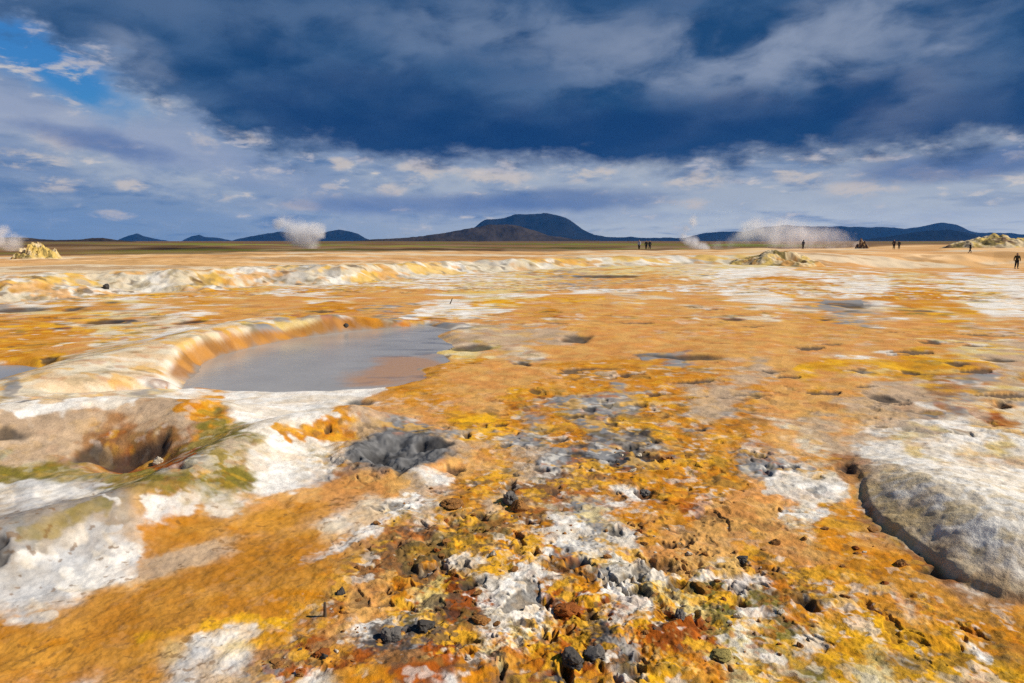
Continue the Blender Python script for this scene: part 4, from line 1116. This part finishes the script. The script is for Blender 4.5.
HAIR = cloth("dark_hair", (.02, .014, .01))
person(638, 250, 120, 1.74, 2.6, .05, 'person in a white top with dark trousers beside two walkers', WHT, BLK, HAIR)
person(645, 250, 122, 1.66, 3.0, .12, 'person in black, middle of three walkers before the blue ridge', BLK, BLK, HAIR, True)
person(648.5, 250, 123, 1.68, 3.3, .18, 'person in black stepping away on the side nearest the white steam jet', BLK, NAVY, HAIR)
person(800.5, 249, 128, 1.7, .4, .05, 'dark figure standing alone behind the scooped cream mound', NAVY, BLK, HAIR, True)
person(890.5, 247, 128, 1.78, 2.9, .04, 'person in brown standing on the orange slope crest beside another', BRN, BLK, HAIR)
person(895.5, 247, 129, 1.6, 3.2, .06, 'shorter person in black standing on the orange slope crest', BLK, CHAR, HAIR, True)
person(966.5, 264, 92, 1.32, 1.5, .26, 'small person in black striding across the orange strip', BLK, CHAR, HAIR, False, (.2, -.2), .06)
person(1014, 265.5, 76, 1.76, 2.9, .08, 'tall person with an olive top and black trousers on the flat', OLV, BLK, HAIR, True)
person(1024.5, 265, 77, 1.6, 3.3, .10, 'person in black cut off by the picture edge', BLK, NAVY, HAIR, True)
print("people", round(time.time() - T0, 1))

# ------------------------------------------------------------------ steam
def steam(px, py, dist, puffs, label, dens, seed):
    """a plume of steam: one closed lumpy body filled with uneven vapour; puffs = (px, py, radius px)"""
    k = dist / F_PX
    P = [((a - 512) * k, dist + random.Random(seed + i).uniform(-.6, .6) * r * k, CAM_H + (HORIZON - b) * k, r * k) for i, (a, b, r) in enumerate(puffs)]
    bx = (px - 512) * k; bz = CAM_H + (HORIZON - py) * k
    x0 = min(p[0] - p[3] for p in P); x1 = max(p[0] + p[3] for p in P); y0 = min(p[1] - p[3] for p in P); y1 = max(p[1] + p[3] for p in P); z0 = bz; z1 = max(p[2] + p[3] for p in P)
    pad = .15
    bm = bmesh.new()
    bmesh.ops.create_cube(bm, size=1.0)
    for v in bm.verts: v.co = ((x0 + x1) / 2 + v.co.x * (x1 - x0 + pad) - bx, (y0 + y1) / 2 + v.co.y * (y1 - y0 + pad) - dist, (z0 + z1) / 2 + v.co.z * (z1 - z0 + pad) - bz)
    me = bpy.data.meshes.new('steam_plume'); bm.to_mesh(me); bm.free()
    m, t, out = new_mat("steam"); Ex.nt = t
    c = t.nodes.new('ShaderNodeTexCoord'); obv = c.outputs['Object']
    nz = e_noise(obv, 1.0 / (26 * k) * 2.0, 3, .45, .4)
    nz2 = e_noise(obv, 1.0 / (26 * k) * .8, 3, .5)
    dsum = None
    for X_, Y_, Z_, r_ in P:
        vd = t.nodes.new('ShaderNodeVectorMath'); vd.operation = 'DISTANCE'
        t.links.new(obv, vd.inputs[0]); vd.inputs[1].default_value = (X_ - bx, Y_ - dist, Z_ - bz)
        q = Ex(vd.outputs['Value']) * (1.0 / r_) + (nz - .5) * 1.9 + (nz2 - .5) * 1.1
        f = 1.0 - e_smooth(q, .05, 1.0)
        dsum = f if dsum is None else Ex.m('MAXIMUM', dsum, f)
    pv = t.nodes.new('ShaderNodeVolumePrincipled')
    pv.inputs['Color'].default_value = (.97, .955, .95, 1); pv.inputs['Anisotropy'].default_value = .1
    t.links.new((dsum * (dens / (10 * k))).s, pv.inputs['Density'])
    t.links.new(pv.outputs[0], out.inputs['Volume'])
    o = link('steam_plume', me, m); o.location = (bx, dist, bz)
    tag(o, label, 'steam')
steam(306, 248, 110, [(309, 245, 8), (311, 239, 14), (304, 235, 15), (295, 228, 13), (316, 232, 13), (303, 241, 10), (284, 223, 9)], 'compact white steam puff before the dark blue ridge', 1.5, 3)
steam(10, 250, 50, [(12, 247, 9), (14, 242, 11), (6, 240, 12), (0, 236, 10), (20, 243, 8), (8, 232, 9)], 'soft pinkish steam drifting beside the sulphur mound', .9, 5)
steam(694, 250, 125, [(698, 247, 7), (692, 243, 7), (687, 240, 6), (682, 236, 5), (704, 248, 6), (684, 229, 6), (690, 222, 7)], 'small bright steam jet leaning over near three walkers', 1.7, 7)
steam(800, 250, 150, [(854, 245, 9), (842, 242, 13), (824, 241, 15), (806, 238, 16), (788, 234, 18), (768, 236, 16), (752, 231, 16), (736, 236, 12), (780, 226, 12)], 'long low bank of white steam drifting before the hills', .6, 9)
steam(720, 251, 135, [(716, 246, 7), (728, 242, 8), (742, 236, 9), (758, 230, 9), (752, 222, 9)], 'thin wispy steam rising between the jet and the steam bank', .25, 11)

# ------------------------------------------------------------------ air
def haze():
    bm = bmesh.new(); bmesh.ops.create_cube(bm, size=1.0)
    zb, zt = -14.0, 320.0
    for v in bm.verts: v.co = (v.co.x * 17000, v.co.y * 17000, (zb + zt) / 2 + v.co.z * (zt - zb))
    me = bpy.data.meshes.new('haze'); bm.to_mesh(me); bm.free()
    m, t, out = new_mat("air")
    pv = t.nodes.new('ShaderNodeVolumePrincipled')
    pv.inputs['Color'].default_value = (.06, .33, .95, 1); pv.inputs['Density'].default_value = HAZE_DENSITY; pv.inputs['Anisotropy'].default_value = 0
    t.links.new(pv.outputs[0], out.inputs['Volume'])
    tag(link('haze', me, m), kind='stuff')
HAZE_DENSITY = 5e-5
haze()
print("done", round(time.time() - T0, 1))
